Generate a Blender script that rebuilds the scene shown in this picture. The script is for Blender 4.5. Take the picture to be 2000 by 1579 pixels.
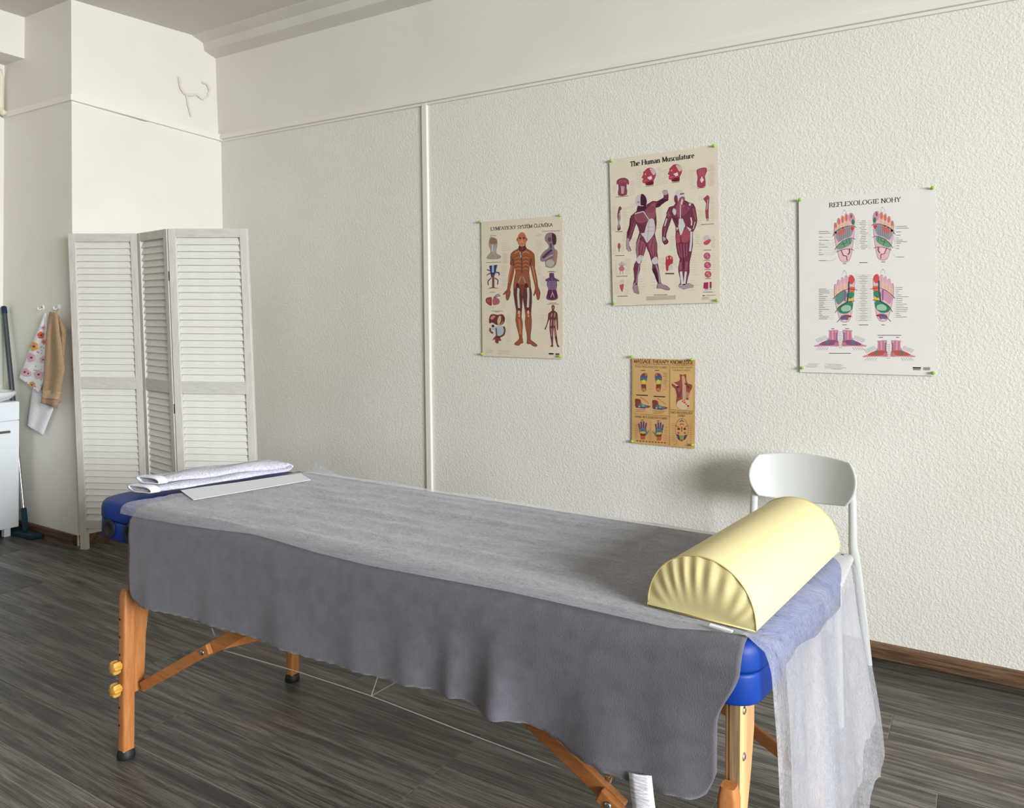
import bpy, bmesh, math, random
from mathutils import Vector, Matrix
random.seed(7)
for o in list(bpy.data.objects): bpy.data.objects.remove(o)
S = bpy.context.scene
COL = S.collection

# ------------------------------------------------------------ camera
FPX, ROLL, CX, H = 1504.0, 0.006, 1000.0, 1.30
CY = 612 + ROLL * 2432
_n = math.hypot(2432, FPX)
FW = Vector((-FPX / _n, 2432 / _n, 0)); R0 = Vector((2432 / _n, FPX / _n, 0)); U0 = Vector((0, 0, 1))
RT = R0 * math.cos(ROLL) + U0 * math.sin(ROLL); UP = U0 * math.cos(ROLL) - R0 * math.sin(ROLL)
CAM = Vector((0, 0, H))
cd = bpy.data.cameras.new('camera'); cam = bpy.data.objects.new('camera', cd); COL.objects.link(cam)
cd.sensor_width = 36; cd.lens = FPX / 2000 * 36; cd.shift_y = -(789.5 - CY) / 2000; cd.clip_start = 0.05
cam.matrix_world = Matrix(((RT.x, UP.x, -FW.x, 0), (RT.y, UP.y, -FW.y, 0), (RT.z, UP.z, -FW.z, H), (0, 0, 0, 1)))
S.camera = cam

# ------------------------------------------------------------ world, daylight, exposure
W = bpy.data.worlds.new('world'); S.world = W; W.use_nodes = True
W.node_tree.nodes['Background'].inputs[0].default_value = (0.75, 0.86, 1.0, 1)
W.node_tree.nodes['Background'].inputs[1].default_value = 1.5
S.view_settings.view_transform = 'Standard'; S.view_settings.look = 'None'; S.view_settings.gamma = 1
S.view_settings.use_curve_mapping = False
S.view_settings.exposure = -0.14
def area(name, loc, rot, sx, sy, power, col):
    l = bpy.data.lights.new(name, 'AREA'); l.shape = 'RECTANGLE'; l.size = sx; l.size_y = sy
    l.energy = power; l.color = col
    o = bpy.data.objects.new(name, l); COL.objects.link(o); o.location = loc; o.rotation_euler = rot
    return o
# daylight entering through the big window in the right-hand wall
sky_l = area('window_daylight', (4.62, -0.50, 2.05), (0, math.radians(90 - 10), 0), 1.5, 2.9, 430, (0.94, 0.968, 1.0))
sky_l.data.spread = math.radians(118)

# ------------------------------------------------------------ helpers
def ray(x, y): return FW + RT * ((x - CX) / FPX) - UP * ((y - CY) / FPX)
def onz(x, y, z): d = ray(x, y); return CAM + d * ((z - H) / d.z)
def ony(x, y, Y): d = ray(x, y); return CAM + d * (Y / d.y)
def onx(x, y, X): d = ray(x, y); return CAM + d * (X / d.x)
def lin(c): c = c / 255.0; return c / 12.92 if c <= 0.04045 else ((c + 0.055) / 1.055) ** 2.4
def rgb(r, g, b): return (lin(r), lin(g), lin(b), 1)
def interp(xs, ys, x):
    if x <= xs[0]: return ys[0]
    for i in range(1, len(xs)):
        if x <= xs[i]:
            t = (x - xs[i - 1]) / (xs[i] - xs[i - 1]); return ys[i - 1] * (1 - t) + ys[i] * t
    return ys[-1]
def sm(t): t = max(0, min(1, t)); return t * t * (3 - 2 * t)

class MB:
    def __init__(s): s.v = []; s.f = []; s.c = []; s.uv = None
    def add(s, vs, fs, col=None):
        b = len(s.v); s.v += [Vector(p) for p in vs]
        for f in fs: s.f.append([b + i for i in f]); s.c.append(col)
        return s
    def box(s, x0, x1, y0, y1, z0, z1):
        return s.add([(x0, y0, z0), (x1, y0, z0), (x1, y1, z0), (x0, y1, z0), (x0, y0, z1), (x1, y0, z1), (x1, y1, z1), (x0, y1, z1)],
                     [(0, 3, 2, 1), (4, 5, 6, 7), (0, 1, 5, 4), (1, 2, 6, 5), (2, 3, 7, 6), (3, 0, 4, 7)])
    def hexa(s, p):  # eight corners, bottom four then top four
        return s.add(p, [(0, 3, 2, 1), (4, 5, 6, 7), (0, 1, 5, 4), (1, 2, 6, 5), (2, 3, 7, 6), (3, 0, 4, 7)])
    def bar(s, a, b, w, h, up=(0, 0, 1)):
        a, b = Vector(a), Vector(b); d = (b - a).normalized(); u = Vector(up)
        sd = d.cross(u).normalized() * (w / 2); uu = sd.normalized().cross(d).normalized() * (h / 2)
        return s.hexa([a - sd - uu, a + sd - uu, b + sd - uu, b - sd - uu, a - sd + uu, a + sd + uu, b + sd + uu, b - sd + uu])
    def loft(s, rings, cap0=True, cap1=True, closed=True):
        n = len(rings[0]); vs = [p for r in rings for p in r]; fs = []
        for i in range(len(rings) - 1):
            for j in range(n if closed else n - 1):
                k = (j + 1) % n; fs.append((i * n + j, i * n + k, (i + 1) * n + k, (i + 1) * n + j))
        if cap0: fs.append(tuple(reversed(range(n))))
        if cap1: fs.append(tuple((len(rings) - 1) * n + j for j in range(n)))
        return s.add(vs, fs)
    def tube(s, pts, r, n=10, cap=True):
        pts = [Vector(p) for p in pts]; rs = r if isinstance(r, (list, tuple)) else [r] * len(pts); rings = []
        ref = Vector((0, 0, 1)) if abs((pts[-1] - pts[0]).normalized().z) < 0.9 else Vector((1, 0, 0))
        for i, p in enumerate(pts):
            d = (pts[min(i + 1, len(pts) - 1)] - pts[max(i - 1, 0)]).normalized()
            a = d.cross(ref).normalized(); b = a.cross(d)
            rings.append([p + (a * math.cos(t) + b * math.sin(t)) * rs[i] for t in [2 * math.pi * k / n for k in range(n)]])
        return s.loft(rings, cap, cap)
    def lathe(s, prof, c, axis=(0, 0, 1), n=16):
        ax = Vector(axis).normalized(); ref = Vector((1, 0, 0)) if abs(ax.x) < 0.9 else Vector((0, 1, 0))
        a = ax.cross(ref).normalized(); b = ax.cross(a); c = Vector(c)
        return s.loft([[c + ax * h + (a * math.cos(t) + b * math.sin(t)) * r for t in [2 * math.pi * k / n for k in range(n)]] for r, h in prof])
    def grid(s, P, uv=None):
        nr, nc = len(P), len(P[0]); vs = [p for r in P for p in r]
        if uv: s.uv = [q for r in uv for q in r]
        return s.add(vs, [(i * nc + j, i * nc + j + 1, (i + 1) * nc + j + 1, (i + 1) * nc + j) for i in range(nr - 1) for j in range(nc - 1)])
    def build(s, name, mat, parent=None, smooth=False, bevel=0, solid=0, sub=0, origin=None, segs=2, fix=True, angle=None):
        root = parent
        off = Vector((0, 0, 0))
        if parent is not None: off = Vector(parent['_w'])
        elif origin is not None: off = Vector(origin)
        elif s.v:
            lo = Vector((min(p.x for p in s.v), min(p.y for p in s.v), min(p.z for p in s.v)))
            hi = Vector((max(p.x for p in s.v), max(p.y for p in s.v), max(p.z for p in s.v)))
            off = Vector(((lo.x + hi.x) / 2, (lo.y + hi.y) / 2, lo.z))
        me = bpy.data.meshes.new(name); me.from_pydata([tuple(p - off) for p in s.v], [], s.f)
        if any(c is not None for c in s.c):
            at = me.color_attributes.new('Col', 'FLOAT_COLOR', 'CORNER'); k = 0
            for f, c in zip(me.polygons, s.c):
                for li in f.loop_indices: at.data[li].color = c or (1, 1, 1, 1)
        if s.uv:
            ul = me.uv_layers.new(name='UVMap')
            for lp in me.loops: ul.data[lp.index].uv = s.uv[lp.vertex_index]
        if fix:
            bm = bmesh.new(); bm.from_mesh(me); bmesh.ops.recalc_face_normals(bm, faces=bm.faces); bm.to_mesh(me); bm.free()
        o = bpy.data.objects.new(name, me); COL.objects.link(o); me.materials.append(mat)
        if parent is None: o.location = off
        else: o.parent = parent
        o['_w'] = tuple(off)
        if bevel:
            m = o.modifiers.new('bevel', 'BEVEL'); m.width = bevel; m.segments = segs; m.limit_method = 'ANGLE'; m.angle_limit = 0.6
        if solid:
            m = o.modifiers.new('solid', 'SOLIDIFY'); m.thickness = solid; m.offset = 0
        if sub:
            m = o.modifiers.new('sub', 'SUBSURF'); m.levels = sub; m.render_levels = sub
        if smooth: me.polygons.foreach_set('use_smooth', [True] * len(me.polygons))
        if smooth and angle:
            m = o.modifiers.new('es', 'EDGE_SPLIT'); m.split_angle = angle
        return o
def thing(name, label, cat, loc, group=None):
    o = bpy.data.objects.new(name, None); COL.objects.link(o); o.location = loc; o['_w'] = tuple(loc)
    o.empty_display_size = 0.05
    return tag(o, label, cat, group)
def tag(o, label, cat, group=None):
    o['label'] = label; o['category'] = cat
    if group: o['group'] = group
    return o
def struct(o, label=None):
    o['kind'] = 'structure'
    if label: o['label'] = label
    return o

# ------------------------------------------------------------ materials
def mat(name, col, rough=0.6, spec=0.5, metal=0.0):
    m = bpy.data.materials.new(name); m.use_nodes = True; b = m.node_tree.nodes['Principled BSDF']
    b.inputs['Base Color'].default_value = col; b.inputs['Roughness'].default_value = rough
    b.inputs['Metallic'].default_value = metal; b.inputs['Specular IOR Level'].default_value = spec
    return m
def N(m, typ, **kw):
    n = m.node_tree.nodes.new(typ)
    for k, v in kw.items():
        if k.startswith('i_'): n.inputs[k[2:].replace('_', ' ')].default_value = v
        else: setattr(n, k, v)
    return n
def L(m, a, ao, b, bi): m.node_tree.links.new(a.outputs[ao], b.inputs[bi])
def coords(m, scale=(1, 1, 1), kind='Object', rot=(0, 0, 0)):
    t = N(m, 'ShaderNodeTexCoord'); mp = N(m, 'ShaderNodeMapping'); mp.inputs['Scale'].default_value = scale; mp.inputs['Rotation'].default_value = rot
    L(m, t, kind, mp, 'Vector'); return mp
def bsdf(m): return m.node_tree.nodes['Principled BSDF']
def noise(m, vec, scale, detail=3, rough=0.5, dist=0):
    n = N(m, 'ShaderNodeTexNoise'); n.inputs['Scale'].default_value = scale; n.inputs['Detail'].default_value = detail
    n.inputs['Roughness'].default_value = rough; n.inputs['Distortion'].default_value = dist
    L(m, vec, 0, n, 'Vector'); return n
def ramp(m, src, so, stops):
    r = N(m, 'ShaderNodeValToRGB'); e = r.color_ramp.elements
    while len(e) < len(stops): e.new(0.5)
    for i, (p, c) in enumerate(stops): e[i].position = p; e[i].color = c
    L(m, src, so, r, 'Fac'); return r
def bump(m, src, so, strength, dist):
    b = N(m, 'ShaderNodeBump'); b.inputs['Strength'].default_value = strength; b.inputs['Distance'].default_value = dist
    L(m, src, so, b, 'Height'); L(m, b, 'Normal', bsdf(m), 'Normal'); return b
def noisy(name, c0, c1, scale, rough=0.6, bmp=0, bdist=0.002, bscale=None, stretch=(1, 1, 1), spec=0.4, detail=4):
    m = mat(name, c0, rough, spec); v = coords(m, stretch); n = noise(m, v, scale, detail)
    r = ramp(m, n, 'Fac', [(0.3, c0), (0.7, c1)]); L(m, r, 'Color', bsdf(m), 'Base Color')
    if bmp:
        n2 = noise(m, v, bscale or scale, 3); bump(m, n2, 'Fac', bmp, bdist)
    return m
M = {}
# rough plaster wall
m = mat('rough_plaster', rgb(233, 229, 219), 0.75, 0.25); v = coords(m)
n1 = noise(m, v, 115, 3, 0.6, 0.4); n2 = noise(m, v, 2.0, 2)
cr = ramp(m, n2, 'Fac', [(0.3, rgb(231, 228, 218)), (0.7, rgb(236, 233, 224))]); L(m, cr, 'Color', bsdf(m), 'Base Color')
rr = ramp(m, n1, 'Fac', [(0.38, (0, 0, 0, 1)), (0.66, (1, 1, 1, 1))]); bump(m, rr, 'Color', 0.42, 0.0032); M['wall'] = m
M['smooth_wall'] = noisy('smooth_plaster', rgb(228, 224, 214), rgb(233, 230, 220), 3, 0.8, 0.15, 0.002, 120)
M['upper_wall'] = noisy('upper_plaster', rgb(229, 225, 214), rgb(233, 230, 219), 2.5, 0.8, 0.2, 0.003, 40)
M['taupe'] = noisy('taupe_bounce_cut', rgb(104, 94, 84), rgb(112, 102, 92), 3, 0.8)  # dark tone put on the unseen wall to lower the fill light
M['dark_blocker'] = noisy('dark_brown_blocker', rgb(84, 66, 52), rgb(94, 74, 58), 5, 0.5, stretch=(1, 1, .2))
M['ceil'] = noisy('ceiling_paint', rgb(214, 209, 199), rgb(220, 215, 205), 3, 0.85, 0.1, 0.002, 60)
M['trim'] = mat('cream_gloss_trim', rgb(236, 232, 219), 0.45, 0.4)
M['stain'] = mat('damp_stain', rgb(219, 213, 201), 0.85, 0.2)
# floor planks: grey-brown oak vinyl, each plank its own tone
def plank_mat(name, dark, light, tint, seamy=1.0, rough=0.42):
    m = mat(name, dark, rough, 0.4); oi = N(m, 'ShaderNodeObjectInfo'); t = N(m, 'ShaderNodeTexCoord')
    sc = N(m, 'ShaderNodeVectorMath', operation='SCALE'); sc.inputs['Scale'].default_value = 37.0
    cmb = N(m, 'ShaderNodeCombineXYZ'); L(m, oi, 'Random', cmb, 'X'); L(m, oi, 'Random', cmb, 'Y'); L(m, cmb, 0, sc, 0)
    ad = N(m, 'ShaderNodeVectorMath', operation='ADD'); L(m, t, 'Object', ad, 0); L(m, sc, 0, ad, 1)
    mp = N(m, 'ShaderNodeMapping'); mp.inputs['Scale'].default_value = (0.7, 13, 13); L(m, ad, 0, mp, 'Vector')
    g = noise(m, mp, 3.2, 6, 0.65, 0.9); fine = N(m, 'ShaderNodeMapping'); fine.inputs['Scale'].default_value = (1.7, 120, 120); L(m, ad, 0, fine, 'Vector')
    f = noise(m, fine, 3, 4, 0.7, 0.3)
    mx = N(m, 'ShaderNodeMath', operation='MULTIPLY_ADD'); mx.inputs[1].default_value = 0.75; L(m, f, 'Fac', mx, 0); L(m, g, 'Fac', mx, 2)
    r = ramp(m, mx, 0, [(0.62, dark), (0.84, tint), (1.05, light)])
    kn = N(m, 'ShaderNodeMapping'); kn.inputs['Scale'].default_value = (1.3, 5.2, 5.2); L(m, ad, 0, kn, 'Vector')
    vo = N(m, 'ShaderNodeTexVoronoi'); vo.inputs['Scale'].default_value = 1.3; L(m, kn, 0, vo, 'Vector')
    kr = ramp(m, vo, 'Distance', [(0.03, (0.35, 0.33, 0.3, 1)), (0.13, (1, 1, 1, 1))])
    pk = noise(m, ad, 1.6, 2); pr = ramp(m, pk, 'Fac', [(0.56, (1, 1, 1, 1)), (0.72, (1.16, 0.95, 0.92, 1))])
    tone = N(m, 'ShaderNodeMapRange'); tone.inputs['To Min'].default_value = 0.52; tone.inputs['To Max'].default_value = 1.32; L(m, oi, 'Random', tone, 'Value')
    def mul(a, ao, b, bo):
        k = N(m, 'ShaderNodeMix', data_type='RGBA', blend_type='MULTIPLY'); k.inputs[0].default_value = 1; L(m, a, ao, k, 6); L(m, b, bo, k, 7); return k
    k = mul(r, 'Color', kr, 'Color'); k = mul(k, 2, pr, 'Color'); k = mul(k, 2, tone, 0)
    L(m, k, 2, bsdf(m), 'Base Color'); bump(m, f, 'Fac', 0.25, 0.0015)
    return m
M['plank'] = plank_mat('grey_oak_plank', rgb(42, 40, 37), rgb(116, 111, 103), rgb(74, 70, 65))
M['base'] = plank_mat('brown_oak_skirting', rgb(62, 46, 36), rgb(140, 110, 82), rgb(98, 74, 56), rough=0.5)
M['seam'] = mat('plank_seam', rgb(140, 134, 124), 0.8, 0.2)
# woods and plastics
def wood(name, a, b, sx=(1, 1, 1), rough=0.42):
    m = mat(name, a, rough, 0.4); v = coords(m, sx); n = noise(m, v, 9, 5, 0.6, 0.5)
    r = ramp(m, n, 'Fac', [(0.3, a), (0.7, b)]); L(m, r, 'Color', bsdf(m), 'Base Color'); bump(m, n, 'Fac', 0.1, 0.001); return m
M['beech'] = wood('varnished_beech', rgb(158, 98, 52), rgb(184, 124, 72), (9, 9, 1.2))
M['beech_h'] = wood('varnished_beech_strut', rgb(156, 96, 50), rgb(182, 122, 70), (1.2, 9, 9))
M['ply'] = wood('plywood_edge', rgb(120, 92, 66), rgb(168, 140, 104), (30, 30, 1))
M['palebeech'] = wood('pale_beech', rgb(214, 166, 110), rgb(228, 184, 130), (9, 9, 1.0))
M['knob'] = mat('amber_knob', rgb(196, 150, 62), 0.45)
M['rubber'] = mat('black_rubber', rgb(22, 21, 22), 0.6)
M['steel'] = mat('steel', rgb(190, 190, 188), 0.25, 0.5, 1.0)
M['cable'] = mat('grey_cable', rgb(190, 188, 180), 0.4, 0.5, 0.2)
M['blue'] = noisy('blue_vinyl', rgb(5, 46, 122), rgb(6, 52, 134), 6, 0.5, 0.12, 0.001, 350, spec=0.3)
M['white_wash'] = wood('whitewashed_wood', rgb(222, 221, 214), rgb(236, 235, 229), (1.5, 8, 8), 0.6)
M['white_washv'] = wood('whitewashed_stile_shaded', rgb(200, 198, 190), rgb(218, 216, 208), (8, 8, 1.2), 0.6)  # greyer frame, whiter slats: light on the louvres put into the colours
M['white_washr'] = wood('whitewashed_rail_shaded', rgb(200, 198, 190), rgb(218, 216, 208), (1.5, 8, 8), 0.6)
M['hinge'] = mat('dark_hinge', rgb(60, 58, 54), 0.4, 0.5, 0.7)
M['chair'] = mat('white_plastic', rgb(208, 210, 205), 0.38, 0.5)
M['gloss_white'] = mat('white_lacquer', rgb(232, 238, 242), 0.25, 0.5)
M['ceramic'] = mat('white_ceramic', rgb(230, 234, 236), 0.12, 0.5)
M['handle'] = mat('brushed_handle', rgb(120, 112, 106), 0.35, 0.5, 0.6)
M['glass'] = mat('pale_green_glass', rgb(205, 222, 212), 0.12, 0.5)
M['teal'] = noisy('teal_microfibre', rgb(12, 46, 62), rgb(20, 62, 78), 60, 0.8, 0.3, 0.003, 150)
M['darkpole'] = mat('grey_pole', rgb(72, 76, 80), 0.4, 0.5, 0.3)
M['navy'] = mat('navy_plastic', rgb(16, 34, 66), 0.45)
M['pipe'] = mat('cream_pipe', rgb(226, 221, 196), 0.45)
def fabric(name, c0, c1, scale=40, bs=500, bd=0.003, strength=0.5, sheen=0.3, rough=0.95, detail=4):
    m = mat(name, c0, rough, 0.15); v = coords(m); n = noise(m, v, scale, detail)
    r = ramp(m, n, 'Fac', [(0.3, c0), (0.7, c1)]); L(m, r, 'Color', bsdf(m), 'Base Color')
    n2 = noise(m, v, bs, 2, 0.6); bump(m, n2, 'Fac', strength, bd); bsdf(m).inputs['Sheen Weight'].default_value = sheen; return m
M['fleece'] = fabric('grey_fleece', rgb(84, 81, 88), rgb(96, 93, 100), 30, 420, 0.002, 0.45, 0.35)
M['terry'] = fabric('lavender_terry', rgb(182, 182, 196), rgb(210, 210, 222), 120, 260, 0.006, 0.9, 0.4)
M['hem'] = fabric('towel_hem', rgb(226, 228, 236), rgb(234, 236, 242), 60, 300, 0.001, 0.3, 0.2)
M['tan'] = fabric('tan_terry', rgb(176, 142, 104), rgb(194, 160, 122), 70, 380, 0.006, 0.9, 0.3)
M['tanband'] = fabric('tan_band', rgb(186, 152, 112), rgb(198, 166, 126), 50, 300, 0.002, 0.4, 0.2)
M['whitecloth'] = fabric('white_cloth', rgb(226, 224, 226), rgb(238, 236, 236), 40, 300, 0.002, 0.3, 0.2)
M['paper'] = mat('white_paper', rgb(236, 240, 242), 0.8, 0.2)
m = mat('cream_vinyl', rgb(216, 205, 150), 0.5, 0.3); v = coords(m); n = noise(m, v, 420, 2); bump(m, n, 'Fac', 0.12, 0.001); M['cream'] = m
M['piping'] = mat('cream_piping', rgb(190, 172, 112), 0.45)
m = bpy.data.materials.new('printed_ink'); m.use_nodes = True; b = bsdf(m); b.inputs['Roughness'].default_value = 0.5; b.inputs['Specular IOR Level'].default_value = 0.3
ca = N(m, 'ShaderNodeVertexColor', layer_name='Col'); L(m, ca, 'Color', b, 'Base Color'); M['ink'] = m
M['pin'] = mat('lime_pin', rgb(150, 200, 60), 0.3)
# thin non-woven sheet: see-through with random fibres
def nonwoven(name, lo, hi):
    m = bpy.data.materials.new(name); m.use_nodes = True; nt = m.node_tree; b = bsdf(m)
    b.inputs['Base Color'].default_value = rgb(206, 207, 214); b.inputs['Roughness'].default_value = 0.42; b.inputs['Specular IOR Level'].default_value = 0.8
    t = N(m, 'ShaderNodeTexCoord')
    def fib(rot, sc, dist):
        mp = N(m, 'ShaderNodeMapping'); mp.inputs['Rotation'].default_value = (0, 0, rot); mp.inputs['Scale'].default_value = sc; L(m, t, 'UV', mp, 'Vector')
        return noise(m, mp, 1, 4, 0.65, dist)
    a = fib(0.3, (50, 190, 1), 2.2); c = fib(-0.9, (70, 200, 1), 2.6); cl = fib(0, (9, 14, 1), 0.8)
    ad = N(m, 'ShaderNodeMath', operation='ADD'); L(m, a, 'Fac', ad, 0); L(m, c, 'Fac', ad, 1)
    ad2 = N(m, 'ShaderNodeMath', operation='MULTIPLY_ADD'); ad2.inputs[1].default_value = 0.6; L(m, cl, 'Fac', ad2, 0); L(m, ad, 0, ad2, 2)
    mr = N(m, 'ShaderNodeMapRange'); mr.inputs['From Min'].default_value = 0.95; mr.inputs['From Max'].default_value = 1.65
    mr.inputs['To Min'].default_value = lo; mr.inputs['To Max'].default_value = hi; L(m, ad2, 0, mr, 'Value')
    bump(m, ad2, 0, 0.5, 0.002); b.inputs['Sheen Weight'].default_value = 0.8; b.inputs['Sheen Roughness'].default_value = 0.35
    tr = N(m, 'ShaderNodeBsdfTransparent'); tl = N(m, 'ShaderNodeBsdfTranslucent'); tl.inputs['Color'].default_value = rgb(196, 198, 204)
    mt = N(m, 'ShaderNodeMixShader'); mt.inputs[0].default_value = 0.3; L(m, b, 0, mt, 1); L(m, tl, 0, mt, 2)
    mx = N(m, 'ShaderNodeMixShader'); L(m, mr, 0, mx, 0); L(m, tr, 0, mx, 1); L(m, mt, 0, mx, 2)
    out = [n for n in nt.nodes if n.type == 'OUTPUT_MATERIAL'][0]; nt.links.new(mx.outputs[0], out.inputs[0]); return m
M['dense_sheet'] = nonwoven('nonwoven_plies', 0.45, 0.85)
M['sheet'] = nonwoven('nonwoven_sheet', 0.20, 0.72)

# ------------------------------------------------------------ the room
WY = 3.30                                   # long wall
CEIL = 3.14
XR, YB, XL = 4.72, -3.6, -5.27
RZ = 2.476                                  # underside of the picture rail
wl = struct(MB().box(-4.75, XR + .15, WY, WY + .15, 0, RZ + .012).build('wall_back', M['wall']), 'long cream wall with rough plaster below the rail')
struct(MB().box(-4.75, XR + .15, WY + .002, WY + .15, RZ + .012, 3.3).build('wall_back_upper', M['upper_wall']), 'smooth plaster strip of the long wall above the rail')
struct(MB().box(XL - .2, XR + .15, YB - .15, WY + .15, -.12, -.001).build('floor_base', M['seam']))
fl = bpy.data.objects['floor_base']; fl.name = 'floor'; fl['label'] = 'dark grey wood plank floor'
ce = struct(MB().box(XL - .2, XR + .15, YB - .15, WY + .15, CEIL, CEIL + .12).build('ceiling', M['ceil']), 'greyish white ceiling')
struct(MB().box(XL - .2, XL, YB - .15, 2.60, 0, CEIL).build('wall_left', M['smooth_wall']), 'cream wall behind the washbasin')
struct(MB().box(XL - .2, XR + .15, YB - .15, YB, 0, CEIL).build('wall_front', M['taupe']), 'unseen wall behind the camera, darkened to cut fill light')
# right wall with a window opening
wy0, wy1, wz0, wz1 = -2.00, 1.00, 1.25, 2.85
b = MB(); b.box(XR, XR + .15, YB, wy0, 0, CEIL).box(XR, XR + .15, wy1, WY, 0, CEIL).box(XR, XR + .15, wy0, wy1, 0, wz0).box(XR, XR + .15, wy0, wy1, wz1, CEIL)
struct(b.build('wall_right', M['smooth_wall']), 'cream wall holding the window')
b = MB()
for (a0, a1, c0, c1) in [(wy0, wy1, wz0, wz0 + .07), (wy0, wy1, wz1 - .07, wz1), (wy0, wy0 + .07, wz0, wz1), (wy1 - .07, wy1, wz0, wz1), ((wy0 + wy1) / 2 - .04, (wy0 + wy1) / 2 + .04, wz0, wz1)]:
    b.box(XR + .06, XR + .12, a0, a1, c0, c1)
win = struct(b.build('window_1', M['trim']), 'white framed window letting in daylight')
b = MB()
for k in range(2): b.box(XL, XL + .03, -.55 + k * .99, .43 + k * .99, 0, 2.5)
struct(b.build('bounce_blocker_1', M['dark_blocker'], bevel=.004), 'added dark brown panels on the left wall, cutting bounced light')  # unseen dark panels added to cut bounce onto the pier front
# pier that juts out at the left: lower lining and upper plaster, slightly out of plumb
OX = lambda z: interp([0, 1.79, 3.3], [-4.404, -4.485, -4.512], z)
IX = lambda z: interp([0, 1.892, 2.448], [-4.205, -4.268, -4.289], z)
IXU = lambda z: interp([2.45, 3.022, 3.3], [-4.318, -4.357, -4.372], z)
PY = 2.435
def pier(z0, z1, fx, name, mt, n=4):
    b = MB()
    for i in range(n):
        a, c = z0 + (z1 - z0) * i / n, z0 + (z1 - z0) * (i + 1) / n
        b.hexa([(XL - .1, PY, a), (OX(a), PY, a), (fx(a), WY + .05, a), (XL - .1, WY + .05, a), (XL - .1, PY, c), (OX(c), PY, c), (fx(c), WY + .05, c), (XL - .1, WY + .05, c)])
    return struct(b.build(name, mt, bevel=0), None)
pier(0, 2.51, IX, 'wall_pier', M['smooth_wall'])['label'] = 'cream plaster pier jutting out beside the washbasin'
pu = pier(2.51, 3.3, IXU, 'wall_pier_upper', M['smooth_wall'], 2); pu['label'] = 'upper part of the plaster pier above the rail'
# faint old damp stain on the pier
def pface(px, py, off=0.001):
    # point on the pier's side face seen at this pixel
    X = -4.36
    for _ in range(6):
        p = onx(px, py, X); t = (p.y - PY) / (WY - PY); X = OX(p.z) * (1 - t) + (IXU(p.z) if p.z > 2.5 else IX(p.z)) * t + off
    return onx(px, py, X)
def ribbon(b, px, w, f, col=None):
    for i in range(len(px) - 1):
        (x0, y0), (x1, y1) = px[i], px[i + 1]; d = math.hypot(x1 - x0, y1 - y0); nx, ny = -(y1 - y0) / d * w / 2, (x1 - x0) / d * w / 2
        b.add([f(x0 + nx, y0 + ny), f(x1 + nx, y1 + ny), f(x1 - nx, y1 - ny), f(x0 - nx, y0 - ny)], [(0, 1, 2, 3)], col)
b = MB()
ribbon(b, [(350, 150), (353, 170), (360, 182), (372, 186), (386, 184)], 5, pface)
ribbon(b, [(386, 186), (396, 194), (406, 188), (410, 176), (405, 164), (395, 160)], 4, pface)
ribbon(b, [(365, 186), (368, 205), (374, 228)], 4, pface)
st = b.build('damp_stain', M['stain'], pu); st['label'] = 'faint looped damp mark'
# beam along the left wall, cove along the long wall
struct(MB().box(XL, -5.028, YB, PY, 2.888, CEIL).build('trim_6', M['smooth_wall']), 'boxed beam under the ceiling at the far left')
b = MB(); prof = [(3.15, CEIL + .02), (3.15, CEIL - .004), (3.218, 3.108), (3.226, 3.056), (WY + .01, 3.022), (WY + .01, CEIL + .02)]
b.loft([[(x, y, z) for y, z in prof] for x in (-4.45, XR + .02)]); struct(b.build('trim_5', M['ceil']), 'plaster cove between ceiling and long wall')
# picture rail and vertical strip
b = MB(); b.box(-4.32, XR, WY - .026, WY + .01, RZ, RZ + .030)
b.box(-4.32, XR, WY - .012, WY + .01, RZ - .014, RZ)
struct(b.build('trim_1', M['trim'], bevel=.002), 'cream picture rail running along the long wall')
t0, t1 = ony(830.5, 207, WY), ony(841, 960, WY); k = (t0.x - t1.x) / (t0.z - t1.z); xb = t1.x - k * t1.z; xt = xb + k * RZ
b = MB(); b.hexa([(xb - .018, WY - .014, 0), (xb + .018, WY - .014, 0), (xb + .018, WY + .01, 0), (xb - .018, WY + .01, 0), (xt - .018, WY - .014, RZ), (xt + .018, WY - .014, RZ), (xt + .018, WY + .01, RZ), (xt - .018, WY + .01, RZ)])
struct(b.build('trim_2', M['trim'], bevel=.004), 'upright cream cover strip dividing the long wall')
b = MB(); zo, zi = 2.553, RZ + .006
b.hexa([(OX(zo) - .02, PY - .013, zo), (OX(zo) + .017, PY - .013, zo), (IX(2.45) + .016, WY, zi - .016), (IX(2.45) - .05, WY, zi - .016), (OX(zo) - .02, PY - .013, zo + .036), (OX(zo) + .017, PY - .013, zo + .036), (IX(2.45) + .014, WY, zi + .026), (IX(2.45) - .05, WY, zi + .026)])
struct(b.build('trim_3', M['trim'], bevel=.002), 'cream rail across the side of the pier')
b = MB(); b.box(XL, OX(zo) - .02, PY - .012, PY + .02, zo, zo + .036)
struct(b.build('trim_4', M['trim'], bevel=.002), 'cream rail across the front of the pier')
# skirting boards (brown oak)
struct(MB().box(-4.2, XR, WY - .016, WY + .01, 0, .06).build('baseboard_back', M['base'], bevel=.003), 'brown wood skirting along the long wall')
b = MB(); r = .03
pa = [(XL, PY), (OX(0) - r, PY), (OX(0), PY + r), (IX(0), WY)]
pb = [(XL, PY - .016), (OX(0) - r + .004, PY - .016), (OX(0) + .014, PY + r - .01), (IX(0) + .016, WY)]
b.loft([[(pa[i][0], pa[i][1], 0), (pb[i][0], pb[i][1], 0), (pb[i][0], pb[i][1], .06), (pa[i][0], pa[i][1], .06)] for i in range(4)])
struct(b.build('baseboard_left', M['base']), 'brown wood skirting wrapping round the pier')
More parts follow.
